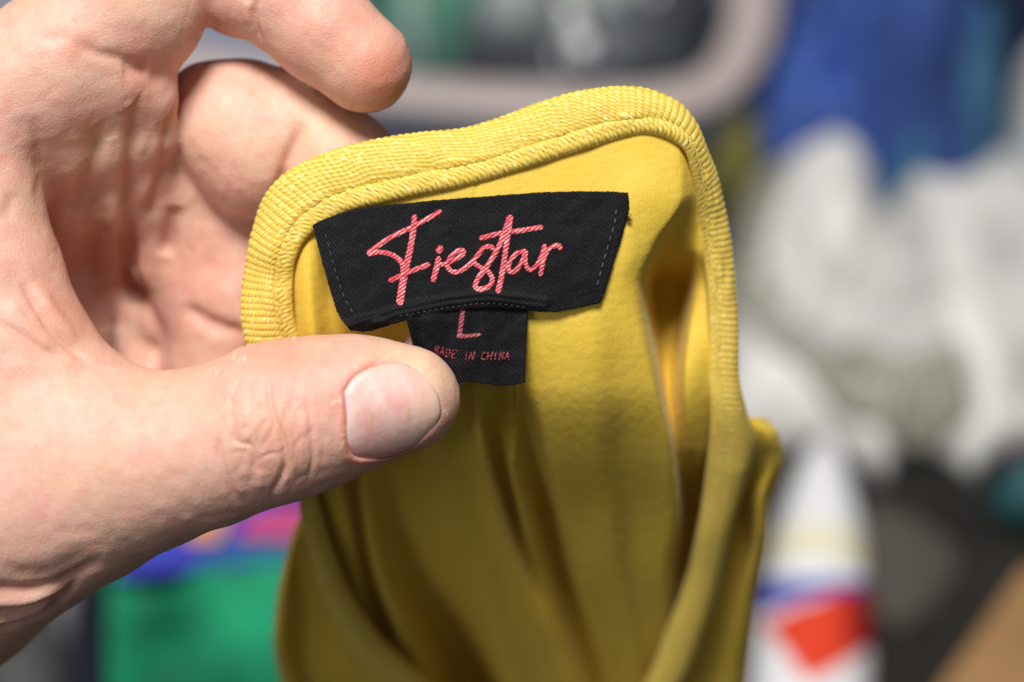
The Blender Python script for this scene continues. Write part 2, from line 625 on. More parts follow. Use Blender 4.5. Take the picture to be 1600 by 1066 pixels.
HV = laplace(HV, HF, 3)
me = mesh("hand_base", HV, HF)
tmp = bpy.data.objects.new("tmp", me); C.objects.link(tmp)
ss = tmp.modifiers.new("s", 'SUBSURF'); ss.levels = 1; ss.render_levels = 1
dg = bpy.context.evaluated_depsgraph_get()
me2 = bpy.data.meshes.new_from_object(tmp.evaluated_get(dg))
bpy.data.objects.remove(tmp); bpy.data.meshes.remove(me)
nV = len(me2.vertices)
co = np.empty(nV * 3, np.float32); me2.vertices.foreach_get("co", co); co = co.reshape(-1, 3).astype(float)
no = np.empty(nV * 3, np.float32); me2.vertices.foreach_get("normal", no); no = no.reshape(-1, 3).astype(float)
vx, vy = UNP(co)
vz = co[:, 2].copy()
front = np.clip((no[:, 2] + 0.25) / 0.5, 0, 1)
disp = np.zeros(nV)
ALL = (-60, 60)
# creases and ridges of the skin: points, half width px, depth mm (minus = groove), z range
STROKES = [
    # thumb knuckle
    ([(419, 585), (424, 638), (441, 683), (447, 717), (441, 745), (428, 768), (430, 790)], 4.5, -0.62, (0, 30)),
    ([(429, 622), (437, 650), (452, 690), (458, 725), (450, 755)], 6, 0.34, (0, 30)),
    ([(478, 610), (486, 661), (488, 717), (480, 762)], 4.0, -0.34, (0, 30)),
    ([(470, 640), (473, 690), (468, 745)], 9, 0.24, (0, 30)),
    ([(342, 668), (344, 711), (355, 745), (367, 779), (380, 790)], 4.5, -0.48, (0, 30)),
    ([(351, 680), (356, 715), (368, 755), (384, 776)], 6, 0.30, (0, 30)),
    ([(358, 632), (366, 665), (370, 690), (392, 697), (397, 723), (396, 760)], 4.0, -0.40, (0, 30)),
    ([(404, 640), (402, 660), (384, 690)], 5, 0.2, (0, 30)),
    ([(420, 650), (408, 672), (398, 703)], 3.2, -0.28, (0, 30)),
    ([(401, 722), (415, 712), (436, 706)], 3.0, -0.22, (0, 30)),
    ([(408, 735), (408, 765)], 7, 0.26, (0, 30)),
    ([(376, 590), (364, 618), (359, 640)], 4, -0.24, (0, 30)),
    ([(382, 640), (384, 665)], 8, 0.22, (0, 30)),
    ([(330, 640), (322, 700), (330, 750)], 5, -0.14, (0, 30)),
    ([(310, 650), (302, 690), (306, 730)], 5, -0.10, (0, 30)),
    ([(500, 640), (506, 680), (504, 730)], 4, -0.12, (0, 30)),
    ([(432, 712), (446, 700)], 2.6, -0.2, (0, 30)),
    ([(360, 712), (376, 705), (392, 712)], 3, -0.16, (0, 30)),
    ([(362, 560), (372, 548), (384, 544)], 5, 0.35, (0, 30)),
    ([(396, 540), (400, 560)], 3.5, -0.4, (-5, 30)),
    ([(455, 524), (458, 545)], 3, -0.25, (-5, 30)),
    # thumb web folds
    ([(30, 440), (60, 484), (84, 520), (120, 552), (146, 570)], 6.5, -0.75, (-14, 30)),
    ([(52, 440), (84, 490), (120, 535)], 11, 0.55, (-14, 30)),
    ([(-5, 500), (36, 526), (66, 547), (110, 564)], 6, -0.5, (-14, 30)),
    ([(10, 470), (50, 515), (90, 545)], 9, 0.35, (-14, 30)),
    ([(0, 575), (60, 570), (130, 580)], 18, 0.3, (-14, 30)),
    ([(20, 300), (10, 350)], 10, -0.25, (-14, 30)),
    ([(50, 180), (62, 250), (60, 330)], 9, -0.3, (-25, 30)),
    # folds at the heel of the thumb
    ([(-30, 918), (57, 922), (119, 900), (165, 868)], 9, -0.9, ALL),
    ([(-30, 940), (40, 938), (100, 915)], 8, 0.8, ALL),
    ([(-30, 962), (47, 950), (95, 934), (128, 905)], 6, -1.1, ALL),
    ([(-30, 975), (40, 962), (90, 940)], 5, 0.5, ALL),
    ([(-30, 992), (43, 970), (85, 950), (110, 930)], 5, -0.9, ALL),
    ([(-10, 900), (80, 895), (150, 860)], 16, -0.5, ALL),
    # index finger
    ([(404, -10), (397, 20), (400, 45), (408, 70)], 5, -0.65, ALL),
    ([(388, 0), (384, 40)], 9, 0.3, ALL),
    ([(112, 58), (146, 82), (183, 92), (214, 106), (256, 126)], 10, -0.5, (-20, 30)),
    ([(60, 60), (112, 58)], 10, -0.2, (-20, 30)),
    ([(190, 112), (235, 112)], 14, -0.5, (-20, 30)),
    # palm
    ([(142, 100), (144, 158), (150, 211), (147, 253), (124, 296), (106, 335)], 9, -1.0, (-40, 0)),
    ([(203, 120), (208, 214), (203, 281), (200, 334), (201, 415), (211, 448), (240, 508), (264, 572)], 9.5, -1.3, (-60, 0)),
    ([(259, 132), (260, 197), (254, 267), (236, 322), (222, 350)], 7, -1.0, (-60, -5)),
    ([(178, 160), (165, 200), (155, 240)], 5, -0.16, (-60, -3)),
    ([(120, 130), (110, 170), (80, 200)], 5, -0.16, (-60, -3)),
    ([(95, 170), (85, 210), (78, 260)], 4.5, -0.16, (-60, -3)),
    ([(182, 130), (186, 170), (172, 215), (166, 260)], 8, 0.2, (-60, -3)),
    ([(228, 205), (216, 245), (212, 290)], 6, 0.4, (-60, -3)),
    ([(276, 320), (268, 360), (256, 402)], 10, -1.5, (-60, -8)),
    ([(280, 478), (330, 506), (392, 528)], 10, -1.2, (-60, -8)),
    ([(300, 440), (380, 462)], 16, 0.4, (-60, -8)),
    ([(175, 300), (180, 370)], 10, 0.6, (-60, -8)),
    ([(160, 440), (170, 520)], 14, -0.8, (-60, -8)),
    # middle finger
    ([(476, 190), (462, 225), (450, 255), (440, 295), (434, 350)], 8, -1.0, (-40, 0)),
    ([(470, 235), (500, 250)], 10, -0.2, (-40, 0)),
    ([(305, 250), (330, 262)], 6, -0.1, (-40, 0)),
]
for pts, wd, dp, zr in STROKES:
    a = np.array(pts, float)
    m = ((vx > a[:, 0].min() - 4 * wd) & (vx < a[:, 0].max() + 4 * wd) & (vy > a[:, 1].min() - 4 * wd)
         & (vy < a[:, 1].max() + 4 * wd) & (vz > zr[0]) & (vz < zr[1]) & (front > 0))
    i = np.nonzero(m)[0]
    if len(i) == 0: continue
    c_ = catmull(a, max(8, len(a) * 5))
    dd, fr = polydist(vx[i], vy[i], c_)
    e = np.clip(np.minimum(fr, 1 - fr) / 0.24, 0.0, 1)
    if zr[0] >= 0: dp = dp * 0.8
    if zr[1] <= 0: wd = wd * 1.35; dp = dp * 0.85
    disp[i] += dp * np.exp(-(dd / wd) ** 2) * (e * e * (3 - 2 * e)) ** 0.6 * front[i]
kn = np.exp(-((vx - 425) / 75) ** 2 - ((vy - 680) / 95) ** 2) * (vz > 0) * front
disp -= 0.20 * kn * np.clip(1 - np.abs(vnoise(vx / 15 + 0.25 * vy / 15, vy / 55, 51)) * 3.2, 0, 1)
disp -= 0.09 * kn * np.clip(1 - np.abs(vnoise(vx / 7, vy / 20, 52)) * 3, 0, 1)
pg = (vz < 2) & (vx < 400)
disp -= 0.06 * pg * front * np.clip(1 - np.abs(vnoise(vx / 22 + vy / 90, vy / 60, 53)) * 3, 0, 1)
# small random unevenness
disp += 0.07 * vnoise(co[:, 0] / 5 + co[:, 2] / 7, co[:, 1] / 5, 3) + 0.07 * vnoise(co[:, 0] / 1.9, co[:, 1] / 2.1 + co[:, 2] / 2.5, 5)

# thumbnail: the outline in the photograph, on a smooth bed fitted to the thumb
NAIL = [(537, 612), (541, 646), (542, 685), (551, 712), (572, 718), (600, 717), (628, 708), (652, 695), (672, 677), (686, 657),
        (689, 637), (683, 614), (667, 590), (649, 576), (626, 567), (597, 569), (573, 577), (552, 590)]
nl = catmull(NAIL + NAIL[:1], 97)[:-1]
ncx, ncy = 612.0, 645.0
m = inside(vx, vy, nl) & (vz > 2) & (no[:, 2] > 0.1)
A = lambda x, y: np.stack([np.ones_like(x), x, y, x * x, x * y, y * y, x ** 3, y ** 3, x * x * y, x * y * y], -1)
nx_, ny_ = (vx[m] - ncx) / 80, (vy[m] - ncy) / 80
coef, *_ = np.linalg.lstsq(A(nx_, ny_), vz[m], rcond=None)
zn = lambda x, y: A((x - ncx) / 80, (y - ncy) / 80) @ coef
co = co + no * disp[:, None]
dn, _ = polydist(vx, vy, np.vstack([nl, nl[:1]]))
sd = np.where(inside(vx, vy, nl), -dn, dn)
nm = (np.abs(sd) < 60) & (vz > -1) & (no[:, 2] > 0)
# skin below the nail sinks, the fold around it rises (least at the free edge on the right)
fold = np.exp(-((sd - 6) / 7.0) ** 2) * (np.clip((vy - 640) / 60, 0, 1) * np.clip((690 - vx) / 60, 0, 1) * 0.5 + 0.25 * np.clip((600 - vx) / 60, 0, 1) + 0.02)
sink = -0.55 * np.clip((1.5 - sd) / 6, 0, 1) * (0.55 + 0.45 * np.clip((670 - vx) / 60, 0, 1))
co[nm, 2] += (fold + sink)[nm]
# fingertip flesh standing up beyond the nail
co[nm, 2] += (0.15 * np.exp(-((sd - 10) / 9.0) ** 2) * np.clip((vx - 650) / 40, 0, 1))[nm]

# blood flush (R) and paler callus (G) of the skin itself
flush = np.zeros(nV); pale = np.zeros(nV)
for x, y, r, a_, zr in [(520, 620, 26, 0.55, (5, 30)), (505, 585, 40, 0.3, (5, 30)), (560, 728, 26, 0.35, (0, 30)), (595, 115, 60, 0.75, ALL), (540, 60, 60, .4, ALL),
                        (480, 40, 60, 0.2, ALL), (225, 95, 34, 0.55, (-20, 30)), (120, 70, 20, 0.3, ALL), (200, 400, 26, 0.4, (-60, -5)),
                        (300, 420, 60, 0.2, (-60, -5)), (140, 160, 30, 0.25, (-40, 0)), (270, 165, 26, 0.3, (-60, -5)), (100, 500, 40, 0.3, ALL),
                        (440, 560, 70, 0.35, ALL), (470, 70, 40, .3, ALL), (430, 700, 60, .22, (0, 30)), (320, 250, 50, .2, ALL), (120, 480, 20, .3, ALL), (390, 20, 12, .3, ALL), (360, 270, 40, .15, ALL), (700, 650, 20, .25, ALL),
                        (340, 620, 60, .12, ALL), (90, 330, 25, .15, ALL)]:
    z_ok = (vz > zr[0]) & (vz < zr[1])
    flush = np.maximum(flush, a_ * np.exp(-((vx - x) ** 2 + (vy - y) ** 2) / r ** 2) * z_ok)
for x, y, r, a_ in [(660, 560, 30, 0.6), (690, 590, 26, 0.6), (620, 540, 26, 0.5), (150, 225, 30, 0.5), (232, 240, 18, 0.4), (340, 200, 60, 0.3),
                    (500, 190, 70, 0.3), (180, 300, 20, .3)]:
    pale = np.maximum(pale, a_ * np.exp(-((vx - x) ** 2 + (vy - y) ** 2) / r ** 2))
ring = np.exp(-((sd - 4) / 6.0) ** 2) * (vz > 0) * (no[:, 2] > 0)
flush = np.maximum(flush, 0.75 * ring * np.clip((640 - vx) / 60 + np.clip((vy - 660) / 30, 0, 1), 0, 1))
flush = np.maximum(flush, 0.30 * ring * np.clip((660 - vx) / 50, 0, 1))
for x, y in [(508, 584), (511, 580), (522, 629), (531, 627), (539, 668), (540, 678), (537, 690), (533, 700), (594, 563), (602, 559), (608, 556), (622, 550), (676, 583),
             (683, 612), (695, 642), (698, 648), (690, 600), (366, 559), (374, 562), (382, 560), (339, 583), (459, 527), (556, 572), (704, 622), (668, 572)]:
    gx, gy = vx - x, vy - y
    t_ = random.uniform(-0.6, 1.0)
    u_, v_ = gx * math.cos(t_) + gy * math.sin(t_), -gx * math.sin(t_) + gy * math.cos(t_)
    g_ = random.uniform(0.4, 1) * np.exp(-(u_ / 1.7) ** 2 - (v_ / random.uniform(3, 7)) ** 2) * (vz > 0)
    flake = g_ if x == 508 else np.maximum(flake, g_)
flush *= 1 - flake
co += no * (0.07 * flake)[:, None]
crk = np.clip(-disp / 1.2, 0, 1) * 0.22
flush = np.clip(np.maximum(flush, crk), 0, 1) * (1 - flake)

me2.vertices.foreach_set("co", W(co).astype(np.float32).ravel())
ca = me2.color_attributes.new("flush", 'FLOAT_COLOR', 'POINT')
ca.data.foreach_set("color", np.stack([flush, pale, flake, flush * 0 + 1], -1).astype(np.float32).ravel())
me2.update()
me2.polygons.foreach_set("use_smooth", np.ones(len(me2.polygons), bool))
me2.materials.clear()
hand = link("hand", me2, M_skin)
hand.data.name = "hand"
tag(hand, "light-skinned hand reaching in from the left, thumb pinching the yellow garment below its black label", "hand")

# nail mesh
rings = np.linspace(0, 1, 26)
ang = len(nl)
NV, NUV = [], []
for r_ in rings[1:]:
    q = (nl - [ncx, ncy]) * r_ + [ncx, ncy]
    z = zn(q[:, 0], q[:, 1]) + 0.14 - 0.30 * max(0, (r_ - 0.84) / 0.16) ** 2 + 0.16 * (1 - r_ ** 2)
    NV.append(P(q[:, 0], q[:, 1], z)); NUV.append((q - [ncx, ncy]) / 10 * [1, -1])
ctr = P(np.array([ncx]), np.array([ncy]), zn(np.array([ncx]), np.array([ncy])) + 0.30)
NVa = np.vstack([ctr] + NV); NUVa = np.vstack([[[0, 0]]] + NUV)
NF = [(0, 1 + i, 1 + (i + 1) % ang) for i in range(ang)]
for r_ in range(len(rings) - 2):
    for i in range(ang):
        a0 = 1 + r_ * ang; a1 = a0 + ang; j = (i + 1) % ang
        NF.append((a0 + i, a1 + i, a1 + j, a0 + j))
nme = mesh("thumbnail", W(NVa), NF); set_uv(nme, NUVa)
nail = link("thumbnail", nme, M_nail, hand)
so = nail.modifiers.new("thick", 'SOLIDIFY'); so.thickness = 0.0004; so.offset = -1

# ------------------------------------------------------------------ GARMENT
KY = np.array([150, 300, 388, 450, 600, 700, 800, 900, 1000, 1160, 1320.])
TR = [  # fold by fold: x at each height, depth against the hanging base at each height
    ([405.0, 428.0, 434.0, 440.0, 462.0, 476.0, 482.0, 503.0, 545.0, 650.0, 740.0], [-6.0, -6.0, -6.5, -7.0, -8.0, -8.0, -9.0, -11.0, -12.0, -14.0, -14.0]),
    ([470.0, 478.0, 480.0, 482.0, 500.0, 518.0, 540.0, 560.0, 590.0, 670.0, 755.0], [-1.5, -1.5, -1.5, -1.5, -1.5, -1.0, 0.0, -2.0, -8.0, -12.0, -12.0]),
    ([480.0, 492.0, 502.0, 512.0, 528.0, 540.0, 556.0, 572.0, 600.0, 680.0, 765.0], [-1.0, -1.0, -2.0, -3.0, -6.75, -8.1, -8.1, -10.8, -13.5, -17.55, -17.55]),
    ([520.0, 525.0, 535.0, 545.0, 554.0, 562.0, 575.0, 595.0, 633.0, 700.0, 790.0], [0.0, 0.0, -0.25, -0.5, 0.0, 0.0, 0.0, 0.0, 0.0, -1.0, -2.0]),
    ([600, 600, 600, 600, 612, 602, 610, 645, 712, 775, 845], [0, 0, 0, 0, -2.5, -6, -9.5, -14, -25, -27, -27]),
    ([680, 680, 680, 680, 682, 695, 712, 750, 780, 830, 900], [0.0, 0.0, 0.0, 0.0, 0.0, 0.0, 0.0, 0.0, 0.0, -2.0, -3.0]),
    ([720.0, 720.0, 720.0, 720.0, 722.0, 735.0, 755.0, 785.0, 825.0, 885.0, 950.0], [0.0, 0.0, 0.0, 0.0, -0.3, -0.8, -1.2, -1.6, -2.8, -5.4, -6.75]),
    ([740.0, 740.0, 740.0, 740.0, 742.0, 752.0, 777.0, 812.0, 858.0, 925.0, 980.0], [0.0, 0.0, 0.0, 0.0, 0.5, 1.0, 0.6, 0.0, -0.4, -1.0, -2.0]),
    ([770.0, 770.0, 770.0, 770.0, 765.0, 776.0, 803.0, 832.0, 873.0, 938.0, 992.0], [0.0, 0.0, 0.0, 0.0, -1.4000000000000001, -8.774999999999999, -12.15, -6.75, -2.6, -3.0, -3.0]),
    ([800.0, 800.0, 800.0, 800.0, 797.0, 799.0, 816.0, 845.0, 884.0, 945.0, 1000.0], [0.0, 0.0, 0.0, 0.0, 0.48, -1.2, -2.4, -4.86, -4.32, -4.32, -4.32]),
    ([830.0, 830.0, 830.0, 830.0, 812.0, 828.0, 856.0, 880.0, 912.0, 965.0, 1015.0], [0.0, 0.0, 0.0, 0.0, -1.0, -6.75, -16.200000000000003, -17.549999999999997, -13.5, -9.45, -8.100000000000001]),
    ([860.0, 860.0, 860.0, 860.0, 845.0, 858.0, 882.0, 912.0, 950.0, 1000.0, 1040.0], [0.0, 0.0, 0.0, 0.0, 0.4, 0.6, 0.5, 0.0, -0.5, -2.0, -3.0]),
    ([930.0, 930.0, 927.5, 925.0, 925.0, 930.0, 945.0, 960.0, 985.0, 1020.0, 1055.0], [0.0, 0.0, 0.15, 0.3, 0.8, 0.8, 0.8, 0.5, 0.0, -2.0, -3.0]),
    ([985, 985, 975, 962.0, 970.0, 980.0, 988.0, 995.0, 1010.0, 1035.0, 1065.0], [0, 0, -0.2, -0.4, -1.0, -1.5, -2.2, -2.4, -2.4, -4.0, -5.0]),
    ([1050, 1064, 1018, 998, 1024, 1047, 1056, 1041.0, 1045.0, 1050.0, 1075.0], [-0.9, -1.2, -2.2, -3, -2.2, -1.5, -0.5, -0.6, -2.0, -6.0, -7.0]),
    ([1070, 1079, 1044, 1028, 1041, 1057, 1066, 1070, 1064, 1062, 1085], [-2.6, -3.4, -13, -30, -19, -13, -12, -20, -15, -13, -13]),
    ([1080, 1088, 1074, 1062, 1050, 1063, 1075, 1082, 1076, 1075, 1095], [-4, -5.5, -12, -30, -18, -12, -18, -22, -16, -14, -14]),
    ([1088, 1097, 1096, 1088, 1072, 1080, 1088, 1088, 1080, 1085, 1105], [-5.5, -7.5, -10, -15, -9, -8, -22, -22, -15, -13, -13]),
    ([1096, 1108, 1118, 1124, 1128, 1124, 1110, 1100.0, 1090.0, 1095.0, 1115.0], [-6, -9, -12, -13, -13, -13, -18, -20.0, -14.0, -13.0, -13.0]),
]
TX = np.array([t[0] for t in TR], float).T
TZ = np.array([t[1] for t in TR], float).T
ZBY = [100, 400, 500, 600, 700, 800, 1066, 1320]
ZBZ = [-1.5, -2.0, -3.5, -7.5, -15, -25, -54, -84]


def sag(y):
    """how much farther back the cloth hangs towards the hem"""
    return pchip([0, 600, 800, 1066, 1320], [0, 0, 6, 16, 26], np.atleast_1d(np.asarray(y, float)))


def zbase(y):
    return pchip(ZBY, ZBZ, np.atleast_1d(np.asarray(y, float))) - sag(y)


def panel_rows(y):
    """knots of a row at height y"""
    return pchip(KY, TX, y), pchip(KY, TZ, y) + zbase(y)[:, None]


def panel_z(x, y):
    """panel depth at photo points"""
    x = np.asarray(x, float); y = np.asarray(y, float)
    out = np.empty(x.size)
    kx, kz = panel_rows(y.ravel())
    for i in range(x.size):
        out[i] = pchip(kx[i], kz[i], np.array([x.flat[i]]))[0]
    return out.reshape(x.shape)


OUT = [(640, 640, -14), (500, 640, -14), (415, 610, -12), (394, 548, -9.5), (383, 500, -8.5), (384, 455, -8), (390, 415, -7.2), (399, 368, -6), (414, 320, -5), (440, 284, -4),
       (482, 257, -3), (540, 236, -2), (600, 222, -2), (660, 213, -2.5), (722, 207, -3), (780, 191, -3), (840, 168, -2.5), (900, 150, -2),
       (960, 142, -2), (1010, 145, -2.2), (1052, 163, -3), (1080, 193, -4.5), (1100, 238, -7), (1118, 292, -10), (1133, 362, -13),
       (1142, 440, -16), (1147, 520, -18), (1149, 590, -20), (1160, 640, -23), (1174, 690, -27), (1162, 750, -30), (1143, 810, -34), (1125, 890, -41),
       (1098, 985, -48), (1060, 1066, -54), (1000, 1160, -64), (900, 1270, -72)]
INN = [(650, 560, -13), (520, 580, -13), (480, 560, -12), (464, 530, -10), (455, 495, -8), (453, 460, -6.5), (454, 428, -5.5), (462, 395, -4), (482, 364, -3), (512, 343, -2.4),
       (548, 325, -2), (605, 311, -1.6), (660, 299, -1.6), (715, 288, -1.6), (765, 275, -1.6), (815, 260, -1.6), (870, 242, -1.6), (920, 226, -1.6),
       (965, 212, -1.8), (1005, 204, -1.8), (1040, 209, -2.0), (1066, 228, -2.8), (1080, 262, -5), (1090, 310, -8.5), (1099, 370, -12.5),
       (1108, 440, -15), (1112, 520, -17), (1112, 590, -19), (1114, 640, -21), (1112, 690, -24), (1106, 750, -28), (1097, 810, -32), (1080, 890, -39),
       (1045, 985, -46), (1012, 1066, -52), (945, 1150, -62), (850, 1250, -70)]
garment = empty("knit_top", tuple(W(P(760, 430, -4))))
tag(garment, "mustard yellow knit top held up by its neckline, hanging in folds, black label inside", "top")


def resample_pair(a, b, n):
    p = np.hstack([np.array(a, float), np.array(b, float)])
    return catmull(p, n)


def binding(name, O, I, n, nt_=44, ribs=True, rib_mm=1.05, bulge=0.85, parent=garment):
    q = resample_pair(O, I, n)
    q[:, 2] -= sag(q[:, 1]); q[:, 5] -= sag(q[:, 4])
    o, i = P(q[:, 0], q[:, 1], q[:, 2]), P(q[:, 3], q[:, 4], q[:, 5])
    mid = 0.62 * o + 0.38 * i
    s = np.r_[0, np.cumsum(np.linalg.norm(np.diff(mid, axis=0), axis=1))]
    wdt = np.linalg.norm(o - i, axis=1)
    tang = np.gradient(mid, axis=0); tang /= np.linalg.norm(tang, axis=1)[:, None]
    across = i - o; across /= np.linalg.norm(across, axis=1)[:, None]
    nrm = np.cross(tang, across); nrm /= np.linalg.norm(nrm, axis=1)[:, None]
    nrm *= np.sign(nrm[:, 2:3])
    t = np.linspace(-0.22, 1.0, nt_)        # below 0 it rolls over the outer edge to the back
    V = np.zeros((nt_, n, 3)); U = np.zeros((nt_, n, 2))
    sl = s + 0.25 * vnoise(s / 3, s * 0, 8)
    rfade = np.clip((o[:, 1] + 22) / 20, 0.15, 1) * np.where(o[:, 0] > 29, 0.6, 1)
    fade = np.clip((o[:, 1] + 6) / 14, 0.05, 1) if ribs else 0
    for k, tt in enumerate(t):
        if tt < 0:
            a_ = (-tt / 0.22)
            pos = o + nrm * (-2.2 * a_)[..., None] if False else o - nrm * 2.4 * a_ + across * (0.9 * a_ * a_)
            lift = 0 * s
        else:
            pos = o + across * (wdt * tt)[:, None]
            prof = (bulge + 1.9 * np.clip((-o[:, 1] - 6) / 14, 0, 1) * (4 * tt * (1 - tt)) ** 0.8) * (1 - (1 - min(tt / 0.40, 1)) ** 2) ** 0.75
            seam = -0.38 * math.exp(-((tt - 0.70) / 0.045) ** 2)
            hem = -0.2 * max(0, (tt - 0.72) / 0.28) - (0 if tt < 0.93 else (bulge - 0.25) * ((tt - 0.93) / 0.07) ** 2)
            lift = prof + seam * (1 + 0.5 * np.sin(2 * np.pi * sl / 1.5)) * (0.25 + 0.75 * fade) + hem + 0.22 * vnoise(s / 4, s * 0 + tt * 3, 9) * fade
            lift = lift + 0.3 * vnoise(s / 2.2 + 7, s * 0 + tt * 5, 12) * math.exp(-((tt - 0.68) / 0.12) ** 2) * fade
        if ribs:
            ph = 2 * np.pi * (sl + 0.5 * tt + 0.3 * vnoise(s / 6, s * 0 + tt * 2, 4)) / rib_mm
            amp = (0.13 if tt < 0.62 else (0.05 if tt < 0.8 else 0.04)) * rfade
            if tt >= 0.8: ph = 2 * np.pi * (sl - 0.9 * (tt - .8) * 10 * 0.4) / 0.8
            lift = lift + amp * np.sin(ph) * (1 - 0.0 * s)
            if tt < 0.12: pos = pos - across * (0.13 * fade * (1 - tt / 0.12) * np.sin(ph))[:, None]
        V[k] = pos + nrm * np.reshape(lift, (-1, 1)) if tt >= 0 else pos + nrm * (0.12 * fade * np.sin(ph) if ribs else 0 * s)[:, None]
        U[k] = np.stack([s, tt * 7.0 + 0 * s], -1)
    me = mesh(name, W(V.reshape(-1, 3)), grid_faces(n, nt_)[:, ::-1]); set_uv(me, U.reshape(-1, 2))
    ob = link(name, me, M_rib)
    put(ob, parent)
    m_ = ob.modifiers.new("thick", 'SOLIDIFY'); m_.thickness = 0.0007; m_.offset = -1
    return ob


nb = binding("neckline_binding", OUT, INN, 2000)

# inside back panel
topx = np.array([400, 455, 500, 560, 640, 720, 800, 870, 940, 1000, 1040, 1066, 1085, 1110, 1130])
topy = np.array([400, 392, 335, 300, 282, 270, 248, 225, 200, 188, 192, 212, 250, 290, 330])
sub = 9
nk = TX.shape[1]
uu = np.linspace(0, nk - 1, (nk - 1) * sub + 1)
nrow = 330
# parameter of every column at its top, then rows down to the hem
coltop = np.interp(pchip(np.arange(nk), pchip(KY, TX, np.array([300.]))[0], uu), topx, topy)
vv = np.linspace(0, 1, nrow)
PY = coltop[None, :] + (1320 - coltop[None, :]) * vv[:, None]
PX = np.zeros_like(PY); PZ = np.zeros_like(PY)
for r_ in range(nrow):
    kx, kz = panel_rows(PY[r_])
    for c_ in range(len(uu)):
        kk = uu[c_]; i0 = min(int(kk), nk - 2)
        f_ = kk - i0
        x_ = kx[c_, i0] + (kx[c_, i0 + 1] - kx[c_, i0]) * f_
        PX[r_, c_] = x_
    # depth by monotone cubic along each row
    for c_ in range(len(uu)):
        PZ[r_, c_] = pchip(kx[c_], kz[c_], PX[r_, c_:c_ + 1])[0]
for _ in range(2):
    PZ[:, 1:-1] = 0.25 * PZ[:, :-2] + 0.5 * PZ[:, 1:-1] + 0.25 * PZ[:, 2:]
low = np.clip((PY - 500) / 300, 0, 1)
PZ += 0.35 * vnoise(PX / 40, PY / 90, 21) * (0.3 + low) + 0.5 * vnoise(PX / 70 + 3, PY / 160, 23) * low
# pressed hollow under the thumb and lift near the label corner, small puckers by the label ends
for x_, y_, r1, r2, a_ in [(600, 640, 110, 90, -3.0), (700, 610, 50, 60, -1.2), (985, 345, 14, 60, 0.3), (520, 430, 18, 60, -1.5), (1010, 300, 40, 40, 0.6)]:
    PZ += a_ * np.exp(-((PX - x_) / r1) ** 2 - ((PY - y_) / r2) ** 2)
sd_, _ = polydist(PX, PY, [(800, 585), (804, 640), (798, 720)])      # centre back seam
PZ += 0.9 * np.exp(-((sd_ - 5) / 3.5) ** 2) * (PX > 800) - 0.5 * np.exp(-(sd_ / 3) ** 2)
sd_, _ = polydist(PX, PY, [(748, 270), (740, 320)])
PZ -= 0.25 * np.exp(-(sd_ / 3) ** 2)
pm = mesh("back_panel", W(P(PX, PY, PZ).reshape(-1, 3)), grid_faces(len(uu), nrow))
set_uv(pm, np.stack([PX / 10, -PY / 10], -1).reshape(-1, 2))
panel = put(link("back_panel", pm, M_knit), garment)
m_ = panel.modifiers.new("thick", 'SOLIDIFY'); m_.thickness = 0.0006; m_.offset = -1

# left edge strap of the front neckline and the two sides of the front
LO = [(470, 700, -22), (466, 760, -24), (472, 810, -27), (482, 860, -31), (505, 930, -37), (542, 1005, -44), (596, 1066, -50), (690, 1150, -58), (850, 1240, -68)]
LI = [(486, 690, -21), (492, 750, -23), (503, 800, -25), (518, 850, -29), (546, 920, -35), (592, 990, -42), (650, 1045, -48), (735, 1120, -56), (870, 1200, -66)]
binding("neckline_binding", LO, LI, 500, 30, ribs=False, bulge=1.3)


def side_panel(name, rows):
    """rows: list of (y, [(x, z), ...]) with equal knot counts"""
    ky = np.array([r[0] for r in rows], float)
    kx = np.array([[p[0] for p in r[1]] for r in rows], float)
    kz = np.array([[p[1] for p in r[1]] for r in rows], float)
    n, nr = kx.shape[1], 140
    y = np.linspace(ky[0], ky[-1], nr)
    X, Z = pchip(ky, kx, y), pchip(ky, kz, y)
    u = np.linspace(0, n - 1, (n - 1) * 12 + 1)
    XX = pchip(np.arange(n), X.T, u).T; ZZ = pchip(np.arange(n), Z.T, u).T
    YY = np.repeat(y[:, None], len(u), 1)
    ZZ = ZZ - sag(y)[:, None] + 0.6 * vnoise(XX / 30, YY / 70, 31)
    me = mesh(name, W(P(XX, YY, ZZ).reshape(-1, 3)), grid_faces(len(u), nr))
    set_uv(me, np.stack([XX / 10, -YY / 10], -1).reshape(-1, 2))
    o = put(link(name, me, M_knit), garment)
    mm = o.modifiers.new("thick", 'SOLIDIFY'); mm.thickness = 0.0006; mm.offset = -1
    return o


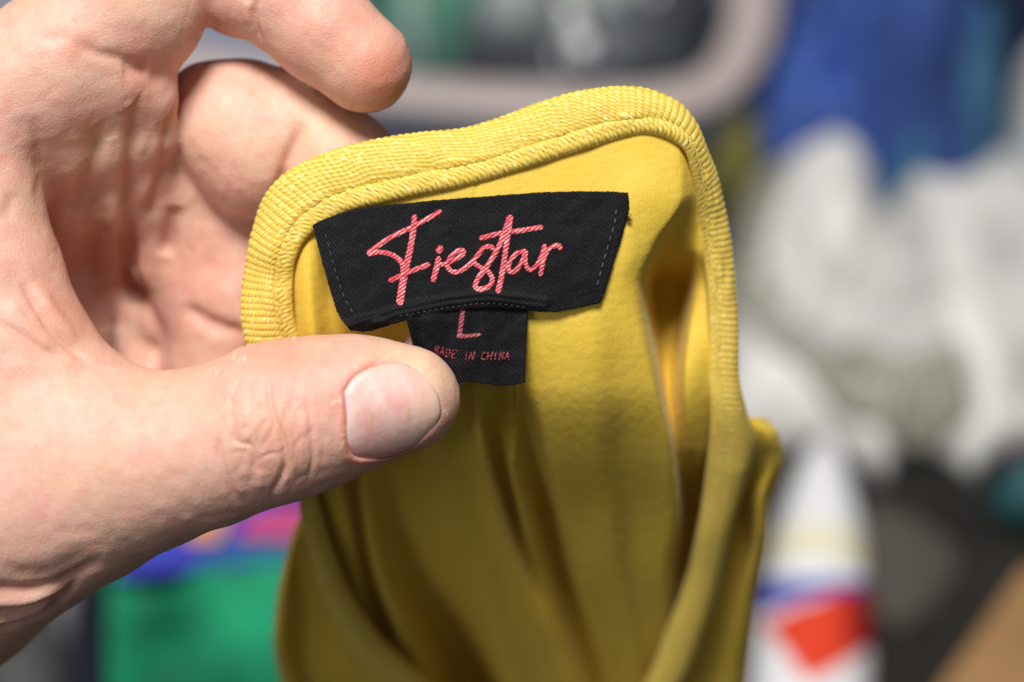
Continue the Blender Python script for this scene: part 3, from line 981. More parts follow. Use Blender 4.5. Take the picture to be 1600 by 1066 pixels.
side_panel("front_panel", [
    (652, [(1150, -25), (1156, -25), (1166, -26), (1178, -28), (1190, -32), (1195, -42)]),
    (675, [(1150, -27), (1165, -27), (1182, -27), (1200, -28), (1216, -33), (1215, -46)]),
    (720, [(1145, -30), (1160, -30), (1180, -31), (1205, -31), (1225, -36), (1215, -52)]),
    (790, [(1130, -34), (1146, -41), (1160, -42), (1186, -34), (1204, -40), (1195, -56)]),
    (850, [(1115, -38), (1135, -44), (1160, -44), (1182, -38), (1198, -44), (1190, -60)]),
    (930, [(1095, -45), (1115, -47), (1140, -47), (1165, -45), (1184, -50), (1175, -66)]),
    (1066, [(1050, -56), (1080, -57), (1110, -59), (1140, -57), (1168, -63), (1160, -78)]),
    (1320, [(950, -80), (1000, -82), (1060, -84), (1110, -84), (1150, -90), (1140, -105)])])
side_panel("front_panel", [
    (790, [(480, -40), (480, -34), (480, -30), (480, -28), (482, -27), (484, -27)]),
    (830, [(462, -52), (458, -40), (464, -33), (470, -31), (478, -29.5), (486, -29.5)]),
    (870, [(452, -56), (446, -44), (454, -37), (466, -38), (480, -37), (492, -33)]),
    (930, [(442, -60), (433, -48), (444, -41), (468, -46), (495, -45), (515, -39)]),
    (1000, [(438, -66), (427, -54), (440, -47), (470, -53), (515, -52), (548, -46)]),
    (1066, [(448, -74), (438, -62), (455, -55), (490, -60), (545, -58), (605, -53)]),
    (1320, [(560, -100), (548, -90), (580, -84), (650, -88), (740, -86), (840, -78)])])

# brand label: four edges in the photograph, on the panel
LT = catmull([(488, 352), (510, 341), (560, 326), (650, 316), (740, 308), (860, 300), (940, 299), (981, 301)], 130)
LB = catmull([(547, 517), (575, 518), (610, 508), (650, 497), (700, 487), (760, 481), (810, 484), (860, 488), (900, 482), (938, 473)], 130)
LL = catmull([(488, 352), (498, 390), (512, 440), (528, 490), (547, 517)], 60)
LR = catmull([(981, 301), (983, 325), (974, 360), (960, 405), (948, 445), (938, 473)], 60)
s_ = np.linspace(0, 1, 130)[None, :, None]; t_ = np.linspace(0, 1, 60)[:, None, None]
LXY = ((1 - t_) * LT[None] + t_ * LB[None] + (1 - s_) * LL[:, None] + s_ * LR[:, None]
       - ((1 - s_) * (1 - t_) * LT[0] + s_ * (1 - t_) * LT[-1] + (1 - s_) * t_ * LB[0] + s_ * t_ * LB[-1]))
jit = rng.uniform(-0.6, 0.6, LXY.shape) * ((t_ == 0) | (t_ == 1) | (s_ == 0) | (s_ == 1))
LXY = LXY + jit


def label_z(x, y):
    z = np.full(np.shape(x), 0.0) - 0.65 + 0.0 * x
    z = z + 0.5 * np.exp(-((x - 520) / 60) ** 2) * 1.0 - 1.8 * np.clip((430 - 0.0 * y - 0) * 0, 0, 1)
    z = z - 2.2 * np.clip((y - 400) / 200, 0, 1) ** 1.5
    z = z + 0.45 * np.sin((x - 480) / 95.0)
    # a soft fold running up from the thumb and the pressed seam of the hem
    d1, _ = polydist(np.asarray(x), np.asarray(y), [(560, 508), (620, 487), (700, 470), (760, 463), (850, 474)])
    z = z + 0.5 * np.exp(-((d1 - 4) / 5) ** 2) * (1.0) - 0.35 * np.exp(-((d1 + 3) / 4) ** 2)
    d2, _ = polydist(np.asarray(x), np.asarray(y), [(545, 508), (575, 500), (600, 505)])
    z = z + 0.8 * np.exp(-(d2 / 6) ** 2)
    z = z + 0.14 * vnoise(x / 28, y / 22, 41) + 0.05 * vnoise(x / 9, y / 9, 42)
    return z


LZ = label_z(LXY[..., 0], LXY[..., 1])
lm = mesh("label", W(P(LXY[..., 0], LXY[..., 1], LZ).reshape(-1, 3)), grid_faces(130, 60))
set_uv(lm, np.stack([LXY[..., 0] / 10, -LXY[..., 1] / 10], -1).reshape(-1, 2))
label = put(link("label", lm, M_label), garment)
label["label"] = "black woven label with red handwritten lettering"
m_ = label.modifiers.new("thick", 'SOLIDIFY'); m_.thickness = 0.00055; m_.offset = -1

# size tab under it
TT = catmull([(632, 488), (700, 478), (760, 474), (824, 478)], 70)
TB = catmull([(660, 640), (715, 600), (745, 598), (780, 603), (805, 601), (820, 598)], 70)
TL = catmull([(632, 488), (640, 520), (650, 560), (655, 600), (660, 640)], 60)
TRr = catmull([(824, 478), (823, 520), (821, 560), (820, 598)], 60)
s2 = np.linspace(0, 1, 70)[None, :, None]
TXY = ((1 - t_) * TT[None] + t_ * TB[None] + (1 - s2) * TL[:, None] + s2 * TRr[:, None]
       - ((1 - s2) * (1 - t_) * TT[0] + s2 * (1 - t_) * TT[-1] + (1 - s2) * t_ * TB[0] + s2 * t_ * TB[-1]))


def tab_z(x, y):
    z = label_z(np.asarray(x, float), np.minimum(np.asarray(y, float), 480)) - 0.5
    z = z - 1.0 * np.clip((y - 480) / 120, 0, 1) - 2.5 * np.clip((720 - x) / 80, 0, 1) * np.clip((y - 500) / 60, 0, 1)
    return z + 0.25 * np.sin((x - 600) / 40.0) + 0.12 * vnoise(x / 14, y / 14, 44)


TZ2 = tab_z(TXY[..., 0], TXY[..., 1])
tm = mesh("size_tab", W(P(TXY[..., 0], TXY[..., 1], TZ2).reshape(-1, 3)), grid_faces(70, 60))
set_uv(tm, np.stack([TXY[..., 0] / 10 + 3, -TXY[..., 1] / 10], -1).reshape(-1, 2))
tab = put(link("size_tab", tm, M_label), garment)
tab["label"] = "small black size tab with a red letter L"
m_ = tab.modifiers.new("thick", 'SOLIDIFY'); m_.thickness = 0.0005; m_.offset = -1


def ribbons(name, strokes, zf, material, parent, off=0.10, dome=0.10):
    V, F, U = [], [], []
    for si, (pts, wd) in enumerate(strokes):
        a = np.array(pts, float)
        L = np.linalg.norm(np.diff(a, axis=0), axis=1).sum() if len(a) > 1 else 1
        n = max(6, int(L / 1.6))
        c = catmull(a, n)
        wds = np.interp(np.linspace(0, 1, n), np.linspace(0, 1, len(np.atleast_1d(wd))), np.atleast_1d(wd)) / 2
        tg = np.gradient(c, axis=0); tg /= np.linalg.norm(tg, axis=1)[:, None] + 1e-9
        # round ends
        ends = [(c[0] - tg[0] * wds[0] * f, tg[0], wds[0] * math.sqrt(max(0, 1 - f * f))) for f in (0.98, 0.8, 0.45)]
        ende = [(c[-1] + tg[-1] * wds[-1] * f, tg[-1], wds[-1] * math.sqrt(max(0, 1 - f * f))) for f in (0.45, 0.8, 0.98)]
        cc = [e[0] for e in ends] + list(c) + [e[0] for e in ende]
        tt = [e[1] for e in ends] + list(tg) + [e[1] for e in ende]
        ww = [e[2] for e in ends] + list(wds) + [e[2] for e in ende]
        cc, tt, ww = np.array(cc), np.array(tt), np.array(ww)
        nn = np.stack([-tt[:, 1], tt[:, 0]], -1)
        m = 7
        u = np.linspace(-1, 1, m)
        edge = 1 + 0.10 * rng.uniform(-1, 1, (len(cc), 1)) * (np.abs(u)[None] == 1)
        X = cc[:, None, 0] + nn[:, None, 0] * ww[:, None] * u[None] * edge
        Y = cc[:, None, 1] + nn[:, None, 1] * ww[:, None] * u[None] * edge
        Z = zf(X, Y) + off + dome * (1 - u[None] ** 2) + 0.008 * si - 0.05 * (np.abs(u)[None] > 0.99)
        b0 = sum(len(v) for v in V)
        V.append(P(X, Y, Z).reshape(-1, 3)); U.append(np.stack([X / 10, -Y / 10], -1).reshape(-1, 2))
        F.append(grid_faces(m, len(cc)) + b0)
    me = mesh(name, W(np.vstack(V)), np.vstack(F)); set_uv(me, np.vstack(U))
    o = link(name, me, material)
    o.parent = parent; o.matrix_parent_inverse = parent.matrix_world.inverted()
    return o


bpy.context.view_layer.update()
Z3 = lambda pts: [(560 + x / 4.706, 320 + y / 4.706) for x, y in pts]
S = 1 / 4.706
FI = [
    (Z3([(598, 52), (500, 108), (385, 170), (235, 242), (135, 308), (78, 352)]), [34 * S, 34 * S, 36 * S, 36 * S]),
    (Z3([(82, 362), (150, 348), (230, 362), (290, 395), (325, 440), (332, 490)]), [34 * S, 34 * S, 42 * S]),
    (Z3([(412, 92), (402, 200), (378, 340), (348, 470), (322, 600), (306, 712)]), [40 * S, 44 * S, 52 * S, 54 * S]),
    (Z3([(238, 555), (330, 515), (430, 473), (512, 442)]), 36 * S),
    (Z3([(603, 322), (592, 338)]), 46 * S),
    (Z3([(590, 398), (572, 475), (552, 550)]), [40 * S, 42 * S, 42 * S]),
    (Z3([(608, 440), (640, 436), (700, 410), (760, 372), (775, 342), (738, 338), (682, 380), (655, 440), (682, 488), (742, 492), (815, 442), (872, 380), (915, 322), (968, 306), (984, 318)]), 34 * S),
    (Z3([(905, 340), (862, 390), (850, 425), (895, 460), (955, 492), (985, 550), (960, 600), (895, 622), (860, 600), (885, 535), (945, 455), (1010, 350), (1060, 245), (1112, 95)]), [32 * S, 34 * S, 38 * S, 38 * S, 36 * S, 42 * S]),
    (Z3([(1118, 95), (1098, 230), (1074, 400), (1048, 550), (1028, 630)]), [42 * S, 40 * S, 42 * S]),
    (Z3([(905, 246), (1000, 220), (1100, 203), (1230, 185), (1342, 165)]), 36 * S),
    (Z3([(1222, 342), (1160, 362), (1110, 430), (1108, 485), (1150, 490), (1200, 425), (1228, 350)]), 34 * S),
    (Z3([(1232, 350), (1228, 410), (1242, 465), (1275, 478), (1325, 425), (1362, 335)]), 32 * S),
    (Z3([(1368, 305), (1362, 400), (1340, 510)]), 34 * S),
    (Z3([(1350, 440), (1385, 350), (1430, 308), (1475, 300), (1486, 322)]), 32 * S),
]
FI = [(p_, np.atleast_1d(w_) * 1.0) for p_, w_ in FI]
ribbons("lettering", FI, label_z, M_red, label, off=0.05, dome=0.03)
Z4 = lambda pts: [(600 + x / 6.6625, 460 + y / 6.6625) for x, y in pts]
LSTR = [(Z4([(822, 160), (803, 290), (788, 430)]), 7.2), (Z4([(775, 438), (880, 434), (990, 424)]), 5.8)]
GL = {'M': [[(0, 1), (.1, 0), (.5, .7), (.9, 0), (1, 1)]], 'A': [[(0, 1), (.5, 0), (1, 1)], [(.2, .65), (.8, .65)]],
      'D': [[(0, 0), (.7, .15), (.9, .5), (.7, .85), (0, 1), (0, 0)]], 'E': [[(.9, 0), (0, 0), (0, 1), (.9, 1)], [(0, .5), (.7, .5)]],
      'I': [[(.5, 0), (.5, 1)]], 'N': [[(0, 1), (.1, 0), (.85, 1), (.95, 0)]], 'C': [[(.95, .15), (.5, 0), (.05, .4), (.1, .8), (.5, 1), (.95, .85)]],
      'H': [[(0, 0), (0, 1)], [(1, 0), (1, 1)], [(0, .5), (1, .5)]]}
for k, ch in enumerate("MADE IN CHINA"):
    if ch == ' ': continue
    zx = 525 + k * 61.5
    zy = np.interp(zx, [520, 740, 900, 1300], [545, 590, 606, 600])
    for st in GL[ch]:
        pts = [(zx + (x * 44) + (0.5 - y) * 14, zy + y * 78) for x, y in st]
        # straight strokes: densify so the corners stay sharp
        for a, b in zip(pts[:-1], pts[1:]):
            LSTR.append((Z4([(q_[0] + random.uniform(-4, 4), q_[1] + random.uniform(-4, 4)) for q_ in (a, ((a[0] + b[0]) / 2, (a[1] + b[1]) / 2), b)]), 1.55))
ribbons("lettering", LSTR, tab_z, M_red2, tab, off=0.05, dome=0.02)
# stitching that holds the label ends down, and the row over the tab
DS = []
for pth, nn_, wd_ in (([(509, 366), (523, 420), (537, 462), (552, 490)], 10, 1.5), ([(963, 328), (960, 350), (950, 385), (938, 428), (933, 448)], 9, 2.3),
                      ([(625, 494), (700, 481), (760, 474), (822, 480)], 22, 1.0)):
    c_ = catmull(pth, nn_ * 3)
    for k in range(nn_):
        a, b = c_[3 * k], c_[3 * k + 1]
        a = a + (b - a) * 0.1; b = a + (b - a) * 1.25
        DS.append(([tuple(a), tuple((a + b) / 2), tuple(b)], wd_))
ribbons("stitching", DS, label_z, M_stitch, label, off=0.06, dome=0.16)
# frayed thread ends on the label corners
FR = []
for x_, y_, sx_, n_ in ((986, 338, 1, 14),):
    for k in range(n_):
        l_ = random.uniform(3, 8)
        a0 = (x_ + random.uniform(-9, -4) * sx_ , y_ + random.uniform(-4, 6))
        FR.append(([a0, (a0[0] + sx_ * l_ * .5, a0[1] + random.uniform(-1, 2)), (a0[0] + sx_ * l_, a0[1] + random.uniform(-3, 4))], [1.1, 0.5]))
ribbons("frayed_thread", FR, lambda x, y: label_z(x, y) + 0.35, M_label, label, off=0.02, dome=0.1)

# ------------------------------------------------------------------ BACKGROUND, about 40 cm behind and below
M_table = plain("dark_table_top", (0.022, 0.020, 0.018), 0.75, 0.45, 9, 0.12)
gv = np.array([(-3, -2.0, 0), (3, -2.0, 0), (3, 4, 0), (-3, 4, 0)], float)
tb = link("table_top", mesh("table_top", gv, np.array([[0, 1, 2, 3]])), M_table)
tag(tb, None, None, kind="structure")


def mound(name, poly, h, material, seed=0, wr=0.012, rise=0.03, base=0.002, wscale=26, step=0.003, aniso=(1, 1), folds=()):
    """crumpled cloth or bag heaped inside an outline given in photo points on the table"""
    pl = np.array([T(x, y, h * 0.5)[:2] for x, y in catmull(list(poly) + [poly[0]], 60)[:-1]])
    lo, hi = pl.min(0) - 0.002, pl.max(0) + 0.002
    x = np.arange(lo[0], hi[0], step); y = np.arange(lo[1], hi[1], step)
    X, Y = np.meshgrid(x, y)
    ins = inside(X, Y, pl)
    dd, _ = polydist(X, Y, np.vstack([pl, pl[:1]]))
    dd = np.where(ins, dd, -dd)
    e = np.clip(dd / rise, 0, 1); e = np.sqrt(np.clip(1 - (1 - e) ** 2, 0, 1))
    n = 0; a = 1; f = wscale
    for o_ in range(3):
        q = 1 - np.abs(vnoise(X * f * aniso[0] + seed * 3.1, Y * f * aniso[1] + seed * 1.7, seed + o_)) * 2
        n = n + a * q; a *= 0.5; f *= 2.1
    Z = base + e * h * 0.85 + wr * n * e
    for pts, fw, fa in folds:
        fp = catmull([T(x, y, h * 0.6)[:2] for x, y in pts], 40)
        d1, _ = polydist(X, Y, fp)
        Z = Z + fa * np.exp(-(d1 / fw) ** 2) * e
    Z = np.maximum(Z, base)
    keep = dd > -step
    idx = np.full(X.shape, -1); idx[keep] = np.arange(keep.sum())
    Fq = grid_faces(X.shape[1], X.shape[0])
    fl = idx.ravel()[Fq]; fl = fl[(fl >= 0).all(1)][:, ::-1]
    me = mesh(name, np.stack([X[keep], Y[keep], Z[keep]], -1), fl)
    o = link(name, me, material)
    m_ = o.modifiers.new("thick", 'SOLIDIFY'); m_.thickness = 0.0015; m_.offset = -1
    return o


# storage bin with a rounded rim, upper middle
M_bin = plain("mauve_grey_plastic", (0.43, 0.36, 0.35), 0.45, 0.05, 12)
M_binw = plain("pale_blue_grey_plastic", (0.30, 0.34, 0.46), 0.45, 0.05, 12)
hb = 0.050
rim_px = [(1178, -420), (1182, -200), (1182, -40), (1165, 60), (1110, 128), (1010, 152), (880, 152), (760, 146), (620, 134), (450, 112), (300, 92), (100, 60), (-120, 30), (-400, 0)]
rp = catmull([T(x, y, hb)[:2] for x, y in rim_px], 160)
tg = np.gradient(rp, axis=0); tg /= np.linalg.norm(tg, axis=1)[:, None]
nr_ = np.stack([tg[:, 1], -tg[:, 0]], -1)
if ((rp[60] + nr_[60] * 0.01)[1]) > rp[60][1]: nr_ = -nr_      # outward = towards the camera side


def sweep_profile(name, prof, material, parent):
    V = np.array([[np.r_[rp[i] + nr_[i] * u, z] for i in range(len(rp))] for u, z in prof]).reshape(-1, 3)
    me = mesh(name, V, grid_faces(len(rp), len(prof)))
    o = put(link(name, me, material), parent)
    m_ = o.modifiers.new("t", 'SOLIDIFY'); m_.thickness = 0.0012
    return o


binr = empty("storage_bin", (float(rp[80][0]), float(rp[80][1]), 0))
tag(binr, "shallow storage bin with rounded mauve-grey rim at the top, behind the garment", "storage bin")
sweep_profile("rim", [(0.0078, hb - 0.006), (0.0085, hb - 0.002), (0.0070, hb), (0, hb + 0.001), (-0.0065, hb), (-0.0085, hb - 0.003), (-0.0095, hb - 0.010)], M_bin, binr)
sweep_profile("wall", [(0.0050, hb - 0.004), (0.0035, hb - 0.02), (0.000, 0.001), (-0.02, 0.0008), (-0.10, 0.0008)], M_binw, binr)

M_bag = plain("dark_grey_film", (0.085, 0.095, 0.11), 0.22, 0.35, 60, 0.6)
M_green = plain("green_cloth_mint", (0.10, 0.26, 0.19), 0.5, 0.2, 30)
M_mint = plain("mint_film", (0.42, 0.60, 0.52), 0.35, 0.1, 30)
M_white = plain("white_film", (0.62, 0.68, 0.66), 0.3, 0.1, 30)
M_olived = plain("dark_olive_cloth", (0.11, 0.10, 0.03), 0.8, 0.2, 30)
B1 = mound("plastic_bag", [(740, -60), (700, 60), (760, 105), (900, 118), (1040, 112), (1100, 60), (1130, -60), (1000, -140), (850, -140)], 0.042, M_bag, 3, 0.010, 0.03)
tag(B1, "crumpled dark grey glossy bag lying in the storage bin", "plastic bag")
B2 = mound("cloth", [(560, -60), (590, 60), (650, 85), (735, 70), (770, 10), (760, -80), (650, -120)], 0.045, M_green, 5, 0.008)
tag(B2, "dark green cloth in the storage bin right of the bent index fingertip", "cloth")
B3 = mound("pouch", [(622, -20), (622, 60), (650, 80), (675, 50), (672, -20)], 0.062, M_mint, 6, 0.004, 0.008)
tag(B3, "pale mint pouch standing on the green cloth beside the index fingertip", "pouch")
B4 = mound("pouch", [(840, -60), (850, 10), (900, 28), (980, 24), (1040, 10), (1045, -60)], 0.060, M_white, 7, 0.005, 0.012)
tag(B4, "whitish green pouch on top of the dark bag, at the top edge", "pouch")
B5 = mound("pouch", [(735, 25), (745, 62), (810, 75), (860, 60), (880, 30), (800, 12)], 0.052, plain("grey_film", (0.36, 0.40, 0.40), 0.3, 0.15, 60), 8, 0.005, 0.012)
tag(B5, "grey translucent pouch in the bin between green cloth and dark bag", "pouch")
# pale discs, no real parts, added to stand in for blurred highlights
M_glint = plain("highlight_white", (0.9, 0.91, 0.93), 0.35, 0.02, 10)
def add_highlight(px, py, r, h, label):
    c0 = T(px, py, h)
    n = 24; V = []; prof = [(0, 0.004), (0.6, 0.0036), (0.9, 0.0022), (1.0, 0), (1.0, -0.004)]
    for u, z in prof:
        for k in range(n):
            V.append((c0[0] + u * r * math.cos(k * 2 * math.pi / n), c0[1] + u * r * math.sin(k * 2 * math.pi / n), c0[2] + z))
    F = [((a * n + k), (a * n + (k + 1) % n), ((a + 1) * n + (k + 1) % n), ((a + 1) * n + k)) for a in range(len(prof) - 1) for k in range(n)]
    o = link("highlight_disc", mesh("highlight_disc", V, [f[::-1] for f in F]), M_glint)
    tag(o, label, "button", "added highlights in the bin")
add_highlight(910, 72, 0.0034, 0.070, "added pale disc for a blurred highlight, nearest the bin rim, below the whitish pouch")
add_highlight(893, 33, 0.0032, 0.072, "added pale disc for a blurred highlight, farther back in the bin, just below the whitish pouch")

# clothes on the right
M_blue = plain("blue_cotton", (0.040, 0.092, 0.34), 0.75, 0.25, 18)
M_teal = plain("teal_blue_cotton", (0.035, 0.14, 0.26), 0.75, 0.2, 18)
M_grey = plain("light_grey_jersey", (0.60, 0.59, 0.58), 0.85, 0.10, 30)
M_whit = plain("white_jersey", (0.80, 0.79, 0.77), 0.85, 0.08, 30)
M_greyp = plain("cool_grey_jersey", (0.52, 0.53, 0.55), 0.85, 0.06, 30)
o = mound("shirt", [(1150, 330), (1200, 225), (1300, 200), (1390, 235), (1480, 270), (1600, 240), (1720, 260), (1760, 620), (1600, 680), (1500, 690), (1440, 665), (1380, 690), (1330, 650), (1240, 655), (1120, 640)],
          0.026, M_grey, 11, 0.010, 0.03, wscale=27, folds=[([(1300, 380), (1330, 410), (1330, 450)], 0.006, -0.03), ([(1545, 400), (1550, 450)], 0.005, -0.035), ([(1380, 300), (1400, 400), (1420, 440)], 0.005, -0.02), ([(1180, 480), (1260, 540), (1300, 600)], 0.005, -0.02), ([(1500, 560), (1590, 620)], 0.005, -0.02), ([(1420, 500), (1500, 510)], 0.006, -0.02)])
tag(o, "pile of crumpled light grey jersey shirt filling the right side below the blue cloth", "shirt")
o = mound("towel", [(1232, 225), (1240, 330), (1262, 390), (1330, 400), (1372, 370), (1370, 240), (1300, 215)], 0.034, M_whit, 12, 0.003, 0.03)
tag(o, "small white towel just below the blue cloth, beside the dark olive one", "towel")
o = mound("shirt", [(1420, 300), (1425, 400), (1480, 420), (1550, 415), (1560, 300), (1500, 270)], 0.036, M_greyp, 14, 0.002, 0.03)
tag(o, "smooth cool grey folded shirt under the teal part of the blue heap", "shirt")
o = mound("towel", [(1130, 560), (1180, 520), (1260, 560), (1360, 620), (1400, 680), (1380, 710), (1300, 670), (1200, 660), (1130, 650)], 0.028, M_whit, 15, 0.003, 0.03)
tag(o, "rumpled white towel end right of the garment, above the white bottle", "towel")
o = mound("towel", [(1400, 470), (1480, 440), (1560, 470), (1590, 600), (1570, 680), (1500, 690), (1500, 600), (1420, 560)], 0.036, M_whit, 16, 0.004, 0.03)
tag(o, "off-white towel at the lower right of the grey pile, under the strap's end", "towel")
o = mound("towel", [(1200, 430), (1235, 400), (1290, 440), (1280, 500), (1220, 500)], 0.036, M_whit, 18, 0.003, 0.02)
tag(o, "small bright white towel corner inside the curve of the striped strap", "towel")
o = mound("towel", [(1580, 110), (1572, 240), (1582, 420), (1660, 430), (1680, 110)], 0.05, M_greyp, 17, 0.004, 0.012)
tag(o, "pale grey towel at the right edge beside the blue cloth", "towel")
o = mound("cloth", [(1080, 210), (1110, 185), (1180, 190), (1215, 230), (1205, 280), (1160, 305), (1100, 310)], 0.03, M_olived, 19, 0.006, 0.015)
tag(o, "dark olive cloth between the bin corner and the yellow garment", "cloth")
o = mound("cloth", [(1130, 235), (1170, 225), (1190, 262), (1160, 290), (1128, 280)], 0.040, plain("olive_cloth", (0.20, 0.19, 0.035), .8, .2, 30), 20, 0.003, 0.010)
tag(o, "olive yellow cloth bit on the dark olive cloth", "cloth")
o = mound("jacket", [(1365, 180), (1372, 262), (1410, 296), (1460, 290), (1500, 255), (1565, 240), (1580, 120), (1560, 40), (1440, 60)], 0.052, M_teal, 22, 0.005, 0.015)
tag(o, "teal blue jacket edge peeking out under the royal blue cloth", "jacket")
o = mound("shirt", [(1222, -150), (1216, 40), (1186, 120), (1178, 160), (1230, 195), (1330, 190), (1390, 215), (1470, 235), (1530, 200), (1548, 90), (1556, -60), (1580, -150)], 0.085, M_blue, 23, 0.010, 0.03, wscale=30, folds=[([(1225, 150), (1290, 95), (1360, 40), (1440, -30)], 0.007, -0.022), ([(1310, 80), (1340, 150), (1420, 190), (1520, 205)], 0.008, -0.026), ([(1480, 40), (1500, 120), (1470, 180)], 0.006, -0.014), ([(1280, -20), (1240, 60)], 0.006, -0.014), ([(1400, 60), (1400, 130)], 0.012, 0.02)])
tag(o, "royal blue crumpled shirt at the top right", "shirt")
o = mound("shirt", [(1560, -150), (1556, -20), (1572, 50), (1680, 60), (1680, -150)], 0.075, plain("navy_cotton", (0.012, 0.018, 0.06), .8, .2, 20), 24, 0.006, 0.02)
tag(o, "navy shirt in the top right corner, behind the royal blue one", "shirt")


def striped(name, a, b, axis_scale):
    m, nt, bs = mat(name)
    uv = coords(nt, "UV")
    wv = wave(nt, uv, period(axis_scale), 0.3, 1.0)
    nt.links.new(mixc(nt, ramp(nt, wv, 0.25, 0.75), a, b), bs.inputs["Base Color"])
    bs.inputs["Roughness"].default_value = 0.7
    return m


M_stripe = striped("grey_yellow_mesh_band", (0.22, 0.22, 0.23), (0.38, 0.365, 0.25), 4.2)
pth = [(1215, 235), (1190, 300), (1172, 380), (1185, 450), (1240, 510), (1310, 555), (1400, 590), (1465, 585), (1510, 572)]
wds = [50, 62, 56, 50, 60, 80, 100, 110, 90]
cc = catmull([list(T(x, y, 0.030)) for x, y in pth], 90)
ww = np.interp(np.linspace(0, 1, 90), np.linspace(0, 1, len(wds)), wds) / 10600
tg = np.gradient(cc, axis=0); tg /= np.linalg.norm(tg, axis=1)[:, None]
sn = np.stack([-tg[:, 1], tg[:, 0], 0 * tg[:, 0]], -1)
V = []; U = []
s_len = np.r_[0, np.cumsum(np.linalg.norm(np.diff(cc, axis=0), axis=1))] * 1000
for u in np.linspace(-1, 1, 9):
    V.append(cc + sn * (ww * u)[:, None] + np.array([0, 0, 0.0025 * (1 - u * u) - 0.004 * abs(u) ** 4])); U.append(np.stack([s_len, 0 * s_len + u * 5], -1))
dgb = bpy.context.evaluated_depsgraph_get()
heap = [BVHTree.FromObject(q_, dgb) for q_ in C.objects if q_.type == 'MESH' and q_.name.split('.')[0] in ("shirt", "towel") and q_.data.materials[0] in (M_grey, M_whit, M_greyp)]
V = np.vstack(V)
for k_ in range(len(V)):
    hs = [h_[0].z for h_ in (b_.ray_cast(Vector((V[k_, 0], V[k_, 1], 0.3)), Vector((0, 0, -1))) for b_ in heap) if h_[0] is not None]
    V[k_, 2] = max(hs + [0.004]) + 0.0022
Vg = V.reshape(9, 90, 3)
for _ in range(6):
    Vg[:, 1:-1, 2] = np.maximum(Vg[:, 1:-1, 2], 0.5 * (Vg[:, :-2, 2] + Vg[:, 2:, 2]))
bm_ = mesh("strap", V, grid_faces(90, 9)); set_uv(bm_, np.vstack(U))
o = link("strap", bm_, M_stripe)
m_ = o.modifiers.new("t", 'SOLIDIFY'); m_.thickness = 0.002
tag(o, "grey and yellow striped mesh strap curving over the light grey pile", "strap")

# white bottle lying on the table, its tip away from us, with a blue and red label
BZ = 0.017
btip, bend = T(1289, 688, BZ), T(1256, 1210, BZ)
bax = (bend - btip); blen = np.linalg.norm(bax); bax /= blen
bsd = np.cross(bax, [0, 0, 1.0]); bsd /= np.linalg.norm(bsd)
if bsd[0] < 0: bsd = -bsd


def along(py):
    """distance from the tip to the place seen at photo row py"""
    lo, hi = 0.0, blen
    for _ in range(40):
        m_ = (lo + hi) / 2
        q = btip + bax * m_ - CAMP
        y_ = 533 - 10 * D * (q @ UP) / (q @ FW)
        lo, hi = (m_, hi) if y_ < py else (lo, m_)
    return lo


def rad(py, wpx):
    q = btip + bax * along(py) - CAMP
    return wpx * 0.94 / 2 / 10 / D * (q @ FW)


def lathe(name, rows, material, parent, paint=None, n=96):
    py = np.array([r_[0] for r_ in rows], float); wp = np.array([r_[1] for r_ in rows], float)
    yy = np.linspace(py[0], py[-1], 70)
    wv = pchip(py, wp, yy)
    V, col = [], []
    for y_, w_ in zip(yy, wv):
        a_, r0 = along(y_), rad(y_, w_)
        for k in range(n):
            t = 2 * math.pi * k / n
            V.append(btip + bax * a_ + bsd * r0 * math.cos(t) + np.array([0, 0, 1]) * r0 * math.sin(t))
    V = np.array(V)
    F = [(a * n + k, a * n + (k + 1) % n, (a + 1) * n + (k + 1) % n, (a + 1) * n + k) for a in range(69) for k in range(n)]
    me = mesh(name, V, F)
    if paint is not None:
        q = V - CAMP
        X = 800 + 10 * D * (q @ RT) / (q @ FW); Y = 533 - 10 * D * (q @ UP) / (q @ FW)
        up = V[:, 2] > BZ - 0.004
        colr = np.tile(np.array([0.80, 0.80, 0.83, 1.0]), (len(V), 1))
        for poly, c_ in paint:
            colr[inside(X, Y, poly) & up] = (*c_, 1)
        ca_ = me.color_attributes.new("print", 'FLOAT_COLOR', 'POINT')
        ca_.data.foreach_set("color", colr.astype(np.float32).ravel())
    return put(link(name, me, material), parent)


M_bwhite = plain("white_bottle_plastic", (0.80, 0.80, 0.82), 0.35, 0.02, 10)
M_blab, nt_, bs_ = mat("bottle_label_print")
at_ = nt_.nodes.new("ShaderNodeAttribute"); at_.attribute_name = "print"
nt_.links.new(at_.outputs["Color"], bs_.inputs["Base Color"]); bs_.inputs["Roughness"].default_value = 0.4
btl = empty("bottle", tuple(btip + bax * 0.05))
tag(btl, "white bottle with tapering top, cream collar and blue and red label, right of the garment", "bottle")
lathe("nozzle", [(688, 6), (698, 32), (722, 66), (760, 98), (810, 130), (850, 150), (866, 156)], M_bwhite, btl)
lathe("collar", [(862, 150), (868, 158), (890, 162), (912, 168), (916, 160)], plain("cream_plastic", (0.80, 0.74, 0.50), 0.4, 0.02, 10), btl)
lathe("body", [(906, 160), (912, 174), (930, 184), (980, 196), (1100, 204), (1200, 204), (1210, 150)], M_blab, btl,
      [([(1100, 906), (1400, 906), (1400, 922), (1300, 925), (1190, 955), (1100, 958)], (0.03, 0.05, 0.42)),
       ([(1190, 975), (1240, 950), (1310, 924), (1400, 920), (1400, 985), (1330, 1030), (1262, 1068), (1225, 1015)], (0.70, 0.05, 0.015)),
       ([(1322, 922), (1400, 920), (1400, 985), (1330, 1030), (1325, 980)], (0.33, 0.012, 0.012))])

